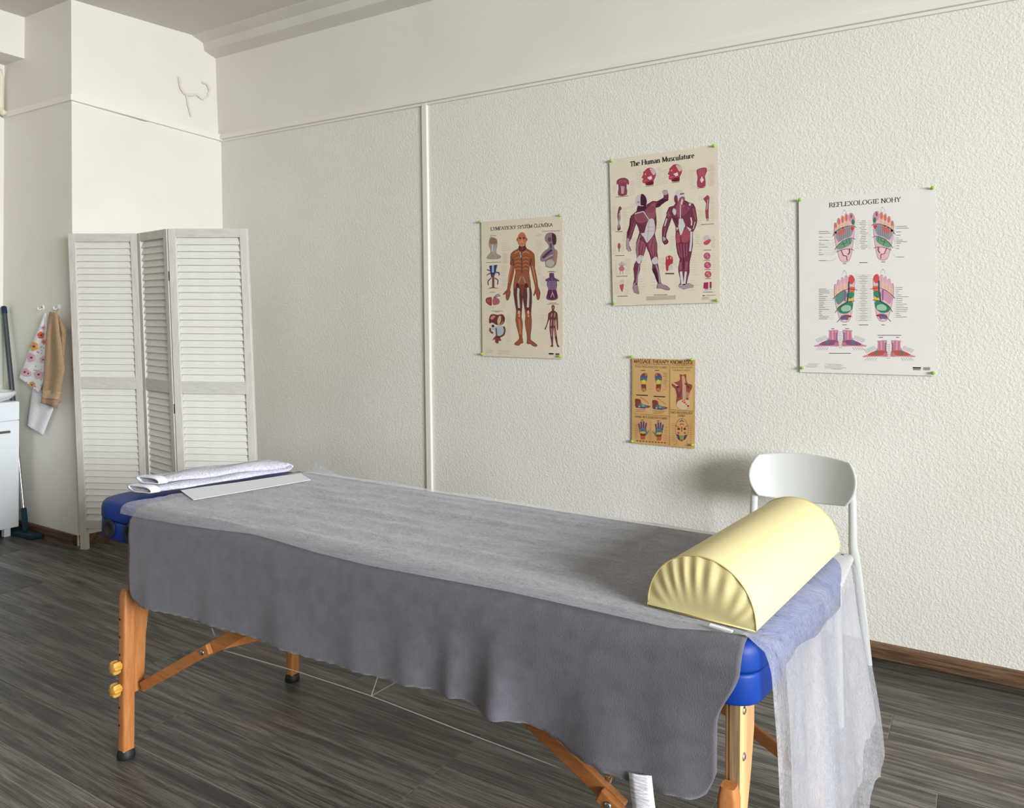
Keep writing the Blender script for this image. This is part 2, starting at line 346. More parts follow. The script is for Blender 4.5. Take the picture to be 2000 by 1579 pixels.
# water pipe at the top left
b = MB(); b.tube([(-5.25, 2.05, 2.84), (-5.25, 2.36, 2.845), (-5.252, 2.395, 2.835), (-5.255, 2.405, 2.80), (-5.255, 2.408, 2.62), (-5.25, 2.41, 2.59), (-5.22, 2.412, 2.572)], .020, 12)
tag(b.build('water_pipe', M['pipe'], smooth=True), 'cream painted pipe below the beam at far left', 'pipe')
# planks
PW = .2075; y0 = 3.055
joints = {0: [-.9, -2.55, -3.9], 1: [-.261, -1.60, -2.94, -4.28], 2: [-.75, -2.05, -3.35], 3: [-.112, -1.45, -2.79, -4.13], 4: [-.62, -1.935, -3.26], 5: [-1.343 + 1.33, -1.343, -2.66, -3.94],
          6: [-.02, -1.345, -2.675, -4.0], 7: [-.93, -2.253, -3.58], 8: [-.16, -1.49, -2.82, -4.15], 9: [-.62, -1.953, -3.28], 10: [-1.0, -2.33, -3.66]}
def plank_mesh(ln, w):
    g = .0013; e = .0008; x, y = ln / 2 - g, w / 2 - g
    me = bpy.data.meshes.new('plank')
    me.from_pydata([(-x, -y, -.0009), (x, -y, -.0009), (x, y, -.0009), (-x, y, -.0009), (-x + e, -y + e, 0), (x - e, -y + e, 0), (x - e, y - e, 0), (-x + e, y - e, 0)], [],
                   [(4, 5, 6, 7), (0, 1, 5, 4), (1, 2, 6, 5), (2, 3, 7, 6), (3, 0, 4, 7)]); me.materials.append(M['plank']); return me
for r in range(-1, 24):
    ya = y0 - PW * r - PW / 2 if r >= 0 else (y0 + WY) / 2
    w = PW if r >= 0 else WY - y0
    js = sorted(joints.get(r, [(-.31 - .43 * (r % 5)) - 1.33 * k for k in range(4)]), reverse=True)
    nxt = js[0] + 1.33
    while nxt < XR: js.insert(0, nxt); nxt += 1.33
    xs = [XR] + js
    while xs[-1] - 1.33 > XL: xs.append(xs[-1] - 1.33)
    xs.append(XL)
    for a, c in zip(xs[:-1], xs[1:]):
        if ya < -.2 and True and (a + c) / 2 > .9: pass
        if a - c < .05: continue
        o = bpy.data.objects.new('plank', plank_mesh(a - c, w)); COL.objects.link(o); o.parent = fl
        o.location = Vector(((a + c) / 2, ya, 0)) - Vector(fl['_w'])

# ------------------------------------------------------------ massage table
ZT = .745
def rpoly(pts, rad, n=8):
    out = []; k = len(pts)
    for i in range(k):
        p, a, c = Vector(pts[i]), Vector(pts[i - 1]), Vector(pts[(i + 1) % k]); d0 = (a - p).normalized(); d1 = (c - p).normalized(); r = rad[i]
        for j in range(n + 1):
            t = j / n; q = p + d0 * r * (1 - t) ** 2 + d1 * r * t ** 2; out.append(q)
    return out
def inset(poly, d):
    n = len(poly); out = []
    for i in range(n):
        t = (poly[(i + 1) % n] - poly[i - 1]).normalized(); out.append(poly[i] + Vector((-t.y, t.x)) * d)
    return out
plan = rpoly([(-2.365, 1.335), (-.336, 1.335), (-.283, 1.985), (-2.33, 1.98)], [.12, .06, .07, .12], 16)
def ringz(d, z): return [Vector((p.x, p.y, z)) for p in inset(plan, d)]
TB = thing('massage_table', 'blue padded folding massage table on wooden legs', 'table', (-1.3, 1.66, 0))
b = MB(); b.loft([ringz(.005, .690), ringz(.001, .6925), ringz(0, .697), ringz(.0, .722), ringz(.003, .733), ringz(.010, .741), ringz(.020, .7442), ringz(.05, ZT)])
b.build('pad', M['blue'], TB, smooth=True, angle=1.0)['label'] = 'blue vinyl padded top'
b = MB(); b.loft([ringz(.010, .632), ringz(.003, .634), ringz(.001, .638), ringz(.001, .682), ringz(.002, .687), ringz(.005, .6885)])
b.build('side_frame', M['blue'], TB, smooth=True, angle=1.0)
def topx(q): d = Vector((q.x, q.y, .668)) - CAM; return CX + FPX * d.dot(RT) / d.dot(FW)
for tx in (213, 250):
    q = min([q for q in plan if q.y < 1.5 and q.x < -2], key=lambda q: abs(topx(q) - tx)); i = plan.index(q); tg = (plan[(i + 1) % len(plan)] - plan[i - 1]).normalized()
    if tx == 250: q = Vector((-2.135, 1.335)); tg = Vector((1, 0))
    ax = (tg.y, -tg.x, 0); x, y = q.x, q.y
    g = MB().lathe([(.030, .0), (.030, .004), (.022, .006), (.014, .003), (.012, .001)], (x, y, .668), ax, 18).build('grommet', M['rubber'], TB, smooth=True, angle=.8)
    g['label'] = 'black armrest socket'
def leg(xn, near, sgn):
    # sgn +1: near side legs (facing the camera), -1: far side
    yb = near; xq = xn - .018 if xn < -1 else xn
    # board standing in the cross plane
    w = [(.632, .10), (.55, .10), (.48, .080), (.42, .056), (.34, .046), (.20, .042), (.178, .038)]
    rings = []
    for z, ww in w:
        ya, yc = yb + .037 * sgn, yb + (.037 + ww) * sgn
        rings.append([(xq - .013, ya, z), (xq + .013, ya, z), (xq + .013, yc, z), (xq - .013, yc, z)])
    bd = MB().loft(rings).build('leg_board', M['palebeech'] if xn > -1 else M['beech'], TB, bevel=.003)
    MB().box(xq - .004, xq + .0135, yb + .0345 * sgn if sgn > 0 else yb - .038, yb + .038 * sgn if sgn > 0 else yb - .0345, .18, .632).build('plywood_edge', M['ply'], bd)
    lg = MB(); rr = rpoly([(xn - .017, yb), (xn + .017, yb), (xn + .017, yb + .036 * sgn), (xn - .017, yb + .036 * sgn)], [.008] * 4, 4)
    lg.loft([[Vector((p.x, p.y, .018)) for p in rr], [Vector((p.x, p.y, .475)) for p in rr], [Vector((xn + (p.x - xn) * .75, yb + .018 * sgn + (p.y - yb - .018 * sgn) * .75, .497)) for p in rr]])
    lo = lg.build('leg', M['beech'], TB, smooth=True, angle=.7)
    MB().lathe([(.024, 0), (.026, .004), (.025, .016), (.021, .026)], (xn, yb + .018 * sgn, 0), n=16).build('rubber_foot', M['rubber'], lo, smooth=True, angle=.8)
    for i in range(7):
        MB().lathe([(.0035, -.0005), (.0035, .0008)], (xn - .006, yb - .0003 * sgn, .10 + i * .052), (0, -sgn, 0), 8).build('peg_hole', M['rubber'], lo)
    if sgn > 0:
        for z in (.278, .212):
            prof = []; kb = MB(); rings = []
            for h, s in [(0, .45), (.006, .45), (.007, .95), (.012, 1.05), (.022, 1.05), (.028, .92), (.030, .6)]:
                rings.append([Vector((xn + math.cos(t) * s * (.017 + .0025 * math.cos(6 * t)), yb - h, z + math.sin(t) * s * (.017 + .0025 * math.cos(6 * t)))) for t in [2 * math.pi * i / 36 for i in range(36)]])
            kb.loft(rings).build('knob', M['knob'], lo, smooth=True, angle=.7)
    for z in (.612, .53):
        MB().lathe([(.0075, 0), (.0072, .002), (.004, .004)], (xq + .013, yb + .060 * sgn, z), (1, 0, 0), 12).build('bolt', M['steel'], bd, smooth=True)
    return bd
leg(-2.165, 1.325, 1); leg(-.378, 1.318, 1); leg(-2.125, 1.965, -1); leg(-.345, 1.968, -1)
def brace(a, c, k, bolt=True):
    a, c = Vector(a), Vector(c); mid = a.lerp(c, k); d = (c - a).normalized(); side = Vector((0, .017, 0))
    s1 = MB().bar(a, mid + d * .02, .016, .030, (0, 0, 1)).build('brace', M['beech_h'], TB, bevel=.003)
    MB().bar(mid - d * .03 + side, c + side, .016, .034, (0, 0, 1)).build('brace', M['beech_h'], TB, bevel=.003)
    MB().lathe([(.008, 0), (.0078, .002), (.004, .004)], mid - d * .005 - Vector((0, .008, 0)), (0, -1, 0), 12).build('bolt', M['steel'], s1, smooth=True)
brace((-2.15, 1.385, .196), (-1.42, 1.385, .632), .40)
brace((-.39, 1.375, .235), (-1.13, 1.385, .634), .32)
brace((-2.11, 1.92, .196), (-1.42, 1.92, .632), .40)
brace((-.36, 1.92, .235), (-1.13, 1.92, .634), .32)
MB().bar((-1.835, 1.405, .385), (-1.80, 1.90, .325), .022, .028).build('crossbar', M['beech_h'], TB, bevel=.003)
MB().bar((-.70, 1.415, .400), (-.70, 1.90, .40), .022, .028).build('crossbar', M['beech_h'], TB, bevel=.003)
cb = MB()
P = lambda x, y, Y=1.41: ony(x, y, Y)
cb.tube([P(437, 1271), P(580, 1312), P(725, 1360), P(900, 1428), P(1100, 1503), P(1185, 1535)], .0012, 6)
cb.tube([P(725, 1360), P(738, 1322)], .0012, 6); cb.tube([P(725, 1360), P(775, 1332)], .001, 6); cb.tube([P(414, 1228), P(424, 1255)], .0012, 6)
cb.build('tension_cable', M['cable'], TB)
wn = ony(1190, 1524, 1.41)
MB().lathe([(.004, 0), (.009, .001), (.0095, .008), (.005, .014), (.003, .022), (.0025, .03)], wn, (.4, -.3, .6), 12).build('wing_nut', M['steel'], TB, smooth=True)

# ------------------------------------------------------------ grey fleece blanket
low_px = [(253, 1166), (275, 1185), (300, 1190), (420, 1225), (540, 1262), (620, 1288), (700, 1310), (780, 1332), (850, 1350), (905, 1366), (930, 1378), (960, 1396), (1040, 1420), (1085, 1445), (1120, 1470), (1230, 1520), (1300, 1545), (1350, 1558), (1385, 1562), (1398, 1550)]
HY = 1.312
lp = [ony(x, y, HY) for x, y in low_px]; lx = [p.x for p in lp]; lz = [p.z for p in lp]
def fold(x, d):
    # outward push of the hanging cloth, d = depth below the edge
    a = sm(d / .26)
    s = 0
    for c, w, h in [(-.845, .035, .016), (-.955, .030, .011), (-1.07, .04, .006), (-1.22, .05, .007), (-1.47, .06, .008), (-1.75, .05, .005), (-.62, .07, .010), (-2.0, .05, .006), (-.47, .05, .006)]:
        s += h * math.exp(-((x - c) / w) ** 2)
    return a * (1.7 * s + .003 * math.sin(x * 23 + d * 9)) - .004 * math.sin(x * 7 + 1) * a
NX, NT, NH = 220, 14, 26
rows = []
for i in range(NT):
    t = i / (NT - 1); y = 1.965 + (1.372 - 1.965) * t
    rows.append([Vector((-2.12 + (-.356 + 2.12) * j / NX, y, ZT + .0035)) for j in range(NX + 1)])
for th in (25, 50, 75):
    a = math.radians(th); rows.append([Vector((-2.12 + 1.764 * j / NX, 1.372 - .052 * math.sin(a), ZT - .0465 + .05 * math.cos(a) + .000)) for j in range(NX + 1)])
for i in range(1, NH + 1):
    s = i / NH; row = []
    for j in range(NX + 1):
        u = j / NX; xt = -2.12 + 1.764 * u
        e = u ** 6
        xbm = -2.105 + (-.393 + 2.105) * u
        zl = interp(lx, lz, xbm); x = xt + (xbm - xt) * sm(s * 1.8) + .003 * math.sin(s * 7) * (1 - u) ** 8
        corner = max(0, (u - .978) / .022); zl += .035 * corner ** 2
        cl = max(0, (.012 - u) / .012); zl += .02 * cl ** 2
        z = .708 + (zl - .708) * s + .0012 * math.sin(x * 160) * (s > .98)
        row.append(Vector((x, 1.3195 - .006 * sm(s * 4) - fold(x, .708 - z), z)))
    rows.append(row)
BL = MB().grid(rows).build('blanket', M['fleece'], smooth=True, solid=.003)
tag(BL, 'dark grey fleece blanket hanging down the long side of the massage table', 'blanket')
tp = [ony(*p, 1.295) for p in [(1228, 1509), (1272, 1517), (1290, 1640), (1246, 1640)]]
b = MB(); rr = []
for i in range(9):
    t = i / 8; l = tp[0].lerp(tp[3], t); r_ = tp[1].lerp(tp[2], t); rr.append([l.lerp(r_, j / 4) + Vector((0, -.004 * math.sin(t * 3) - .002 * math.sin(j), 0)) for j in range(5)])
m = mat('care_label', rgb(236, 236, 236), 0.6); v = coords(m, (1, 1, 1)); wv = noise(m, v, 260, 2); wv2 = coords(m, (30, 1, 300)); n3 = noise(m, wv2, 2, 2)
rp = ramp(m, n3, 'Fac', [(0.42, rgb(190, 190, 196)), (0.62, rgb(236, 236, 238))]); L(m, rp, 'Color', bsdf(m), 'Base Color')
b.grid(rr).build('care_label', m, BL, smooth=True, solid=.0006)['label'] = 'white care label with tiny grey print'

# ------------------------------------------------------------ translucent non-woven sheet
near_px = [(233, 1010), (262, 1016), (330, 1028), (400, 1039), (450, 1046), (475, 1048), (520, 1062), (600, 1085), (700, 1110), (800, 1130), (900, 1150), (1000, 1166), (1130, 1189), (1200, 1199), (1280, 1211), (1310, 1222), (1350, 1240), (1440, 1262)]
npt = [ony(x, y, 1.296) for x, y in near_px]; nx_ = [p.x for p in npt]; nz_ = [min(p.z, .7495) for p in npt]
NA, NE, NB = 210, 46, 44
def wrk(x, y):
    f = (math.sin(y * 70 + 4 * math.sin(x * 2.3) + 1.5 * math.sin(x * 5.1)) + .8 * math.sin(y * 118 + x * 4 + 2.5 * math.sin(x * 3.3)) + .4 * math.sin(x * 11 + y * 30))
    g = sm((-.62 - x) / .15) * (.35 + .65 * sm((x + 1.95) / .2))
    return .0042 * g * max(0, f) ** 1.2 * .8 + .0008 * (math.sin(y * 160 + x * 30) + 1)
G = []; UV = []
for i in range(NA + NE + 1):
    row = []; uv = []
    for j in range(NB + 1):
        bt = j / NB
        if i <= NA:
            a = i / NA; lip = 8
            xl = -2.165 + .10 * max(0, (j - lip) / (NB - lip)); xr = -.356 + .053 * max(0, (j - lip) / (NB - lip))
            x = xl + (xr - xl) * a
            zn = interp(nx_, nz_, x)
            if j < lip:
                t = j / lip; zq = min(zn, ZT + .004); ra = .022
                smax = .0346 + (ZT - .0135 - zq) if zq < ZT - .0135 else ra * math.acos(max(-1, 1 - (ZT + .0085 - zq) / ra))
                q = (1 - t) * smax
                if q < .0346: y, z = 1.342 - ra * math.sin(q / ra), ZT + .0085 - ra * (1 - math.cos(q / ra))
                else: y, z = 1.320 - .014 * sm((q - .0346) / .05), ZT - .0135 - (q - .0346)
            else:
                t = (j - lip) / (NB - lip); y = 1.342 + (1.995 - 1.342) * t
                # follow the rounded corner at the right end
                z = ZT + .0092 + wrk(x, y) * (1 - sm((x - xr + .10) / .08))
                if t > .97 and a < .06: z += .035 * (t - .97) / .03 * (1 - a / .06)
                ec = max(0, (y - 1.94)) ; z -= 2.0 * ec * ec
            ex = max(0, x - (xr - .028)); z -= ex * ex * 5
            if a > .93 and j <= lip: y += (a - .93) / .07 * .028; z += max(0, ZT + .0092 - z) * min(1, (a - .93) / .04)
            row.append(Vector((x, y, z))); uv.append((x, bt * .72))
        else:
            e = (i - NA) / NE; t = max(0, (j - 3) / (NB - 3)); lip = 8
            zb = interp([0, .3, .55, .84, .86, .93, 1], [.30, .20, .15, .17, .265, .262, .285], t) + .004 * math.sin(t * 140)
            ztop = .7375; z = ztop + (zb - ztop) * e
            yn, yf = 1.366, 1.992; d = ztop - z
            y = yn + (yf - yn) * t + .012 * math.sin(e * 3) * (1 - t) * .6
            xe = -.335 + .055 * t
            rnd = .010 * (1 - math.exp(-d / .02))
            pl = sm(d / .18) * (.009 * math.sin(t * 13 + 1.2 * e) + .004 * math.sin(t * 29 + 1) + .0015 * math.sin(t * 57)) 
            fl_ = sm(d / .5) * (.045 * t + .012)
            row.append(Vector((xe + .004 + rnd + pl * .8 + fl_ + .006 * sm(d / .05), y, z))); uv.append((-.32 + d, bt * .72))
    G.append(row); UV.append(uv)
SH = MB().grid(G, UV).build('disposable_sheet', M['sheet'], smooth=True, fix=True)
G2 = [[p + Vector((-.010 - .004 * math.sin(j * .5), .004, -.012 if i else 0)) for j, p in enumerate(r) if j > 8] for i, r in enumerate(G[NA + 6:NA + NE - 8])]
UV2 = [[(q[0] + 3, q[1] + 2) for j, q in enumerate(r) if j > 8] for r in UV[NA + 6:NA + NE - 8]]
MB().grid(G2, UV2).build('folded_layer', M['dense_sheet'], SH, smooth=True)
tag(SH, 'see-through white non-woven sheet over the blanket and the table end', 'sheet')

# ------------------------------------------------------------ paper, folded towel
pp = [onz(*p, .7590) for p in [(352, 958), (378, 977), (607, 938), (588, 925)]]
b = MB(); b.grid([[pp[0].lerp(pp[3], i / 10) + Vector((0, 0, .0005 * math.sin(i))) for i in range(11)], [pp[1].lerp(pp[2], i / 10) for i in range(11)]])
tag(b.build('paper_towel', M['paper'], solid=.0008), 'flat white paper strip lying under the folded towel', 'paper')
def sec(c, wx, hz, n=28, p=2.6, wob=0):
    out = []
    for k in range(n):
        t = 2 * math.pi * k / n; cs, sn = math.cos(t), math.sin(t)
        out.append(Vector((c[0] + wx * math.copysign(abs(cs) ** (2 / p), cs), c[1], c[2] + hz * math.copysign(abs(sn) ** (2 / p), sn) + wob * math.sin(cs * 4))))
    return out
TW = thing('folded_towel', 'folded lavender grey terry towel on the head end of the table', 'towel', (-2.2, 1.66, .757))
def tpath(y): return -2.238 + (y - 1.40) / .5 * .10
zb_, hz = .7605, .0090
def tlift(y): return .004 * math.sin((y - 1.4) * 9) + .006 * max(0, 1 - (y - 1.4) / .08)
bot = [(1.43 + .445 * i / 16) for i in range(17)]
b = MB(); rings = []
for y in bot: rings.append(sec((tpath(y), y, zb_ + hz + .002), .060 + .003 * math.sin(y * 30), hz, wob=.0022))
for a in range(15, 180, 15):
    t = math.radians(a); yy = 1.875 + .026 * math.sin(t); zz = zb_ + hz + .002 + hz + .001 - (hz + .001) * math.cos(t)
    c = Vector((tpath(1.89), yy, zz)); ring = []
    for p in sec((0, 0, 0), .060, hz): ring.append(Vector((c.x + p.x, c.y + p.z * math.sin(t), c.z + p.z * math.cos(t))))
    rings.append(ring)
for y in reversed(bot[1:]): 
    ring = [Vector((p.x, p.y, p.z)) for p in sec((tpath(y), y, zb_ + 3 * hz + .004 + tlift(y)), .058, -hz * (1.1 + .45 * sm((y - 1.5) / .35)), wob=.002)]
    rings.append(ring)
def pocket(ring, depth):
    c = sum(ring, Vector()) / len(ring)
    return [[c + Vector(((p.x - c.x) * .90, (p.y - c.y) - .002, (p.z - c.z) * .55)) for p in ring], [c + Vector(((p.x - c.x) * .82, depth, (p.z - c.z) * .30)) for p in ring]]
full = list(reversed(pocket(rings[0], .03))) + rings + pocket(rings[-1], .03)
for ring in full:
    for p_ in ring: p_.z += random.uniform(-.0007, .0007) + .0025 * math.sin(p_.y * 21 + p_.x * 40) * (p_.z > zb_ + .012); p_.x += random.uniform(-.001, .001) + .004 * math.sin(p_.y * 17)
b.loft(full).build('terry_folds', M['terry'], TW, smooth=True)
for (ys, zc, wx) in [(1.422, zb_ + hz + .002, .0615), (1.446, zb_ + 3 * hz + .004 + tlift(1.446), .0595)]:
    rg = []
    for i in range(5):
        y = ys + .028 * i / 4; rg.append(sec((tpath(y), y, zc), wx, hz + .0022, wob=.0022))
    inn = [[Vector((tpath(p.y) + (p.x - tpath(p.y)) * .93, p.y + .001, zc + (p.z - zc) * .62)) for p in r] for r in reversed(rg)]
    MB().loft(rg + [inn[-1]] if False else [inn[0]] + list(reversed(rg))[0:0] + rg[::-1][0:0] + rg[::-1] + [inn[-1]], False, False).build('hem_band', M['hem'], TW, smooth=True)

# ------------------------------------------------------------ half-round bolster
BO = thing('bolster', 'cream vinyl half-round bolster lying across the end of the table', 'bolster', (-.42, 1.70, .7585))
ax = Vector((.045, .592, 0)); wd = Vector((ax.y, -ax.x, 0)).normalized(); c0 = Vector((-.446, 1.380, .7585)); RW, RH = .104, .112
def dsec(c, s=1, n=40):
    out = []
    for k in range(n + 1):
        t = math.pi * k / n; out.append(c + wd * (RW * s * math.cos(t)) + Vector((0, 0, RH * s * math.sin(t) ** .92)))
    return out
b = MB(); rings = [dsec(c0 + ax * (i / 10)) for i in range(11)]
b.loft(rings, False, False); body = b.build('cover', M['cream'], BO, smooth=True, angle=1.1)
def endcap(c, out):
    b = MB(); rows = []; n = 160; cc = c + Vector((0, 0, RH * .22))
    for q in range(0, 13):
        s = q / 12; row = []
        for k in range(n + 1):
            t = math.pi * k / n; e = c + wd * (RW * math.cos(t)) + Vector((0, 0, RH * math.sin(t) ** .92)); base = c + wd * (RW * math.cos(t) * .55)
            p = e.lerp(base, s)
            pl = .0017 * math.sin(t * 21 + 1.3 * math.sin(t * 3.3)) * math.exp(-((s - .22) / .28) ** 2) * (math.sin(t) ** .5)
            bul = .008 * math.sin(math.pi * min(1, s * 1.1)) * math.sin(t)
            row.append(p + out * (pl + bul))
        rows.append(row)
    b.grid(rows); b.add(rows[-1] + [c + wd * RW, c - wd * RW], [])
    return b
o = ax.normalized()
endcap(c0, -o).build('gathered_end', M['cream'], BO, smooth=True)['label'] = 'end panel with gathered pleats'
endcap(c0 + ax, o).build('gathered_end', M['cream'], BO, smooth=True)
b = MB(); q = dsec(c0); b.add([q[0], q[-1], q[-1] + ax, q[0] + ax], [(0, 1, 2, 3)]); b.build('base_panel', M['cream'], BO)
for c in (c0, c0 + ax):
    pts = dsec(c); MB().tube(pts + [pts[0]], .0016, 6).build('piping', M['piping'], BO, smooth=True)
a, c = onz(1388, 1221, .760), onz(1432, 1234, .760)
MB().hexa([a + Vector((0, 0, 0)), c, c + Vector((0, -.009, 0)), a + Vector((0, -.009, 0)), a + Vector((0, 0, .003)), c + Vector((0, 0, .003)), c + Vector((0, -.009, .003)), a + Vector((0, -.009, .003))]).build('fabric_tag', M['paper'], BO)

# ------------------------------------------------------------ folding screen
HT = 1.774
tops = [Vector((-4.400, 2.372, HT)), Vector((-4.040, 2.560, HT)), Vector((-3.682, 2.503, HT)), Vector((-3.303, 2.706, HT))]
lean = Vector((.85, .526, 0)) * .082
SC = thing('folding_screen', 'white louvred folding screen with three panels standing before the pier', 'screen', (-3.85, 2.55, 0))
slat_cache = {}
for pi in range(3):
    A, Bq = tops[pi], tops[pi + 1]; u = (Bq - A).normalized(); w = (Bq - A).length - .004
    bot_ = A + lean; bot_.z = 0; lu = (A - bot_).dot(u); up = (A - bot_) - u * lu; hgt = up.length; up.normalize(); nrm = u.cross(up).normalized(); kk = lu / hgt
    if nrm.dot(FW) > 0: nrm = -nrm
    rig = MB(); off = Vector(SC['_w'])
    Mx = Matrix(((u.x, nrm.x, up.x, bot_.x - off.x), (u.y, nrm.y, up.y, bot_.y - off.y), (u.z, nrm.z, up.z, bot_.z - off.z), (0, 0, 0, 1)))
    # local frame: x along the panel, y towards the room, z up
    def lm(boxes):
        b = MB()
        for q in boxes: b.box(*q)
        for p in b.v: p.x += kk * p.z      # the screen stands a little racked
        return b
    sw = .040; th = .0125
    pn = lm([(0, sw, -th, th, 0, hgt), (w - sw, w, -th, th, 0, hgt)]).build('panel', M['white_washv'], None, bevel=.002, origin=(0, 0, 0))
    pn.parent = SC; pn.matrix_local = Mx; pn['_w'] = (0, 0, 0)
    for z0_, z1_ in [(hgt - .046, hgt), (.905, .971), (.121, .167)]:
        r_ = lm([(sw, w - sw, -th + .001, th - .001, z0_, z1_)]).build('rail', M['white_washr'], pn, bevel=.0015)
    key = round(w, 4)
    me = None
    for z0_, z1_, n in [(.971, hgt - .046, 21), (.167, .905, 21)]:
        p = (z1_ - z0_) / n
        for i in range(n):
            zc = z0_ + p * (i + .5)
            if me is None:
                b = MB(); hh, tt, tl = .0215, .003, math.radians(24)
                pr = []
                for (a_, c_) in [(-hh, -tt), (hh, -tt), (hh, tt), (-hh, tt)]:
                    pr.append((c_ * math.cos(tl) - a_ * math.sin(tl), a_ * math.cos(tl) + c_ * math.sin(tl)))
                b.loft([[(x, q[0], q[1]) for q in pr] for x in (sw + .001, w - sw - .001)])
                o = b.build('slat', M['white_wash'], pn); me = o.data
            else:
                o = bpy.data.objects.new('slat', me); COL.objects.link(o); o.parent = pn
            o.location = (kk * zc, -.0035, zc); o.rotation_euler = (random.uniform(-.02, .02), 0, 0)
    if pi < 2:
        for z_ in (1.50, .80):
            lm([(w + .0005, w + .0035, -.004, .0105, z_, z_ + .05)]).build('hinge', M['hinge'], pn)

# ------------------------------------------------------------ chair by the wall
CH = thing('plastic_chair', 'white plastic chair standing against the long wall', 'chair', (-.60, 2.93, 0))
cx = -.602
def ss(t, n=5): c = math.cos(t); return math.copysign(abs(c) ** (2 / n), c)
rows = []
for i in range(25):
    v_ = -1 + 2 * i / 24; row = []
    for j in range(41):
        u_ = -1 + 2 * j / 40
        row.append((u_, v_))
    rows.append(row)
def back_pt(u_, v_):
    # squircle mapping of the square onto a rounded plate
    x = u_ * math.sqrt(1 - .30 * v_ * v_); z = v_ * math.sqrt(1 - .22 * u_ * u_)
    X = cx + .196 * x * (1 + .03 * z); Z = .700 + .088 * z + .004 * (1 - u_ * u_) * (v_ < 0) * v_
    Y = 3.135 - .075 * x * x + .022 * z
    return Vector((X, Y, Z))
b = MB().grid([[back_pt(u_, v_) for u_, v_ in r] for r in rows]); b.build('backrest', M['chair'], CH, smooth=True, solid=.010, sub=1)
def post(s):
    b = MB(); x = lambda d: cx + s * d
    rg = []
    for z, dx, y, hx, hy in [(0, .222, 3.208, .011, .011), (.15, .208, 3.178, .013, .013), (.36, .190, 3.132, .015, .018), (.43, .183, 3.108, .016, .022), (.48, .180, 3.088, .013, .016), (.56, .180, 3.082, .012, .013), (.64, .178, 3.088, .012, .011), (.74, .165, 3.112, .008, .006)]:
        hx *= 1.2; rg.append([Vector((x(dx) + hx * math.cos(t), y + hy * math.sin(t), z)) for t in [2 * math.pi * k / 14 for k in range(14)]])
    return b.loft(rg)
for s in (-1, 1): post(s).build('leg', M['chair'], CH, smooth=True, angle=1.0)
for s in (-1, 1):
    MB().tube([(cx + s * .205, 2.665, 0), (cx + s * .19, 2.70, .25), (cx + s * .178, 2.73, .425)], [.011, .014, .017], 14).build('leg', M['chair'], CH, smooth=True, angle=1.0)
b = MB(); sp = rpoly([(cx - .20, 2.67), (cx + .20, 2.67), (cx + .185, 3.10), (cx - .185, 3.10)], [.07, .07, .05, .05], 6)
def sring(d, z): return [Vector((p.x, p.y, z - .012 * math.cos((p.x - cx) * 7) * (1 if z > .43 else .3))) for p in inset(sp, d)]
b.loft([sring(.02, .420), sring(.0, .428), sring(-.002, .436), sring(.004, .446), sring(.03, .449), sring(.10, .447)]); b.build('seat', M['chair'], CH, smooth=True, angle=1.2)

# ------------------------------------------------------------ washbasin corner
CB = thing('vanity_cabinet', 'glossy white washbasin cabinet with legs at the far left', 'cabinet', (-5.1, 2.09, 0))
fx, ya, yb2 = -4.93, 1.80, 2.372
MB().box(XL + .002, fx - .018, ya, yb2, .05, .80).build('body', M['gloss_white'], CB, bevel=.002)
dr = MB().box(fx - .017, fx, ya + .002, yb2 - .001, .05, .685).build('door', M['gloss_white'], CB, bevel=.0015)
MB().box(fx, fx + .012, 2.20, 2.318, .617, .631).build('handle', M['handle'], dr, bevel=.002)
MB().box(fx - .017, fx, ya + .002, yb2 - .001, .690, .798).build('drawer_front', M['gloss_white'], CB, bevel=.0015)
for (x, y) in [(fx - .045, yb2 - .075), (fx - .045, ya + .05), (XL + .05, yb2 - .075), (XL + .05, ya + .05)]:
    MB().box(x, x + .035, y, y + .035, 0, .05).build('leg', M['gloss_white'], CB, bevel=.002)
b = MB(); cyb = 2.075
def bring(s, z, dx=0): return [Vector((-5.04 + (.225 * s + dx) * math.copysign(abs(math.cos(t)) ** .6, math.cos(t)) , cyb + .288 * s * math.copysign(abs(math.sin(t)) ** .6, math.sin(t)), z)) for t in [2 * math.pi * k / 40 for k in range(40)]]
b.loft([bring(.55, .802), bring(.74, .804), bring(.90, .822), bring(.985, .845), bring(1, .858), bring(.985, .866), bring(.93, .866), bring(.86, .855), bring(.7, .825), bring(.4, .812)])
tag(b.build('washbasin', M['ceramic'], smooth=True), 'white ceramic washbasin on the cabinet at the far left', 'washbasin')
tag(MB().box(XL, XL + .008, 1.5, 2.425, .88, 1.36).build('splashback', M['glass'], bevel=.001), 'pale greenish glass splashback above the washbasin', 'splashback')
# mop
MP = thing('flat_mop', 'flat mop with a dark teal pad leaning between cabinet and pier', 'mop', (-4.86, 2.36, 0))
pbm = Vector((-4.862, 2.374, .075)); ptp = Vector((-5.197, 2.405, 1.370)); d = ptp - pbm
MB().tube([pbm, pbm + d * .52], .009, 12).build('lower_pole', M['steel'], MP, smooth=True, angle=1)
MB().tube([pbm + d * .50, pbm + d * .97], .0145, 12).build('pole', M['darkpole'], MP, smooth=True, angle=1)
MB().tube([pbm + d * .965, pbm + d * .995, pbm + d], [.0165, .0165, .012], 12).build('end_cap', M['navy'], MP, smooth=True, angle=1)
MB().tube([pbm - Vector((0, 0, .045)), pbm + d * .02, pbm + d * .07], [.012, .016, .015], 12).build('joint', M['teal'], MP, smooth=True, angle=1)
q = [Vector((-5.00, 2.335, 0)), Vector((-4.755, 2.352, 0)), Vector((-4.735, 2.412, 0)), Vector((-4.98, 2.412, 0))]
MB().hexa([p + Vector((0, 0, .001)) for p in q] + [p + Vector((0, 0, .026)) for p in q]).build('pad', M['teal'], MP, bevel=.006)
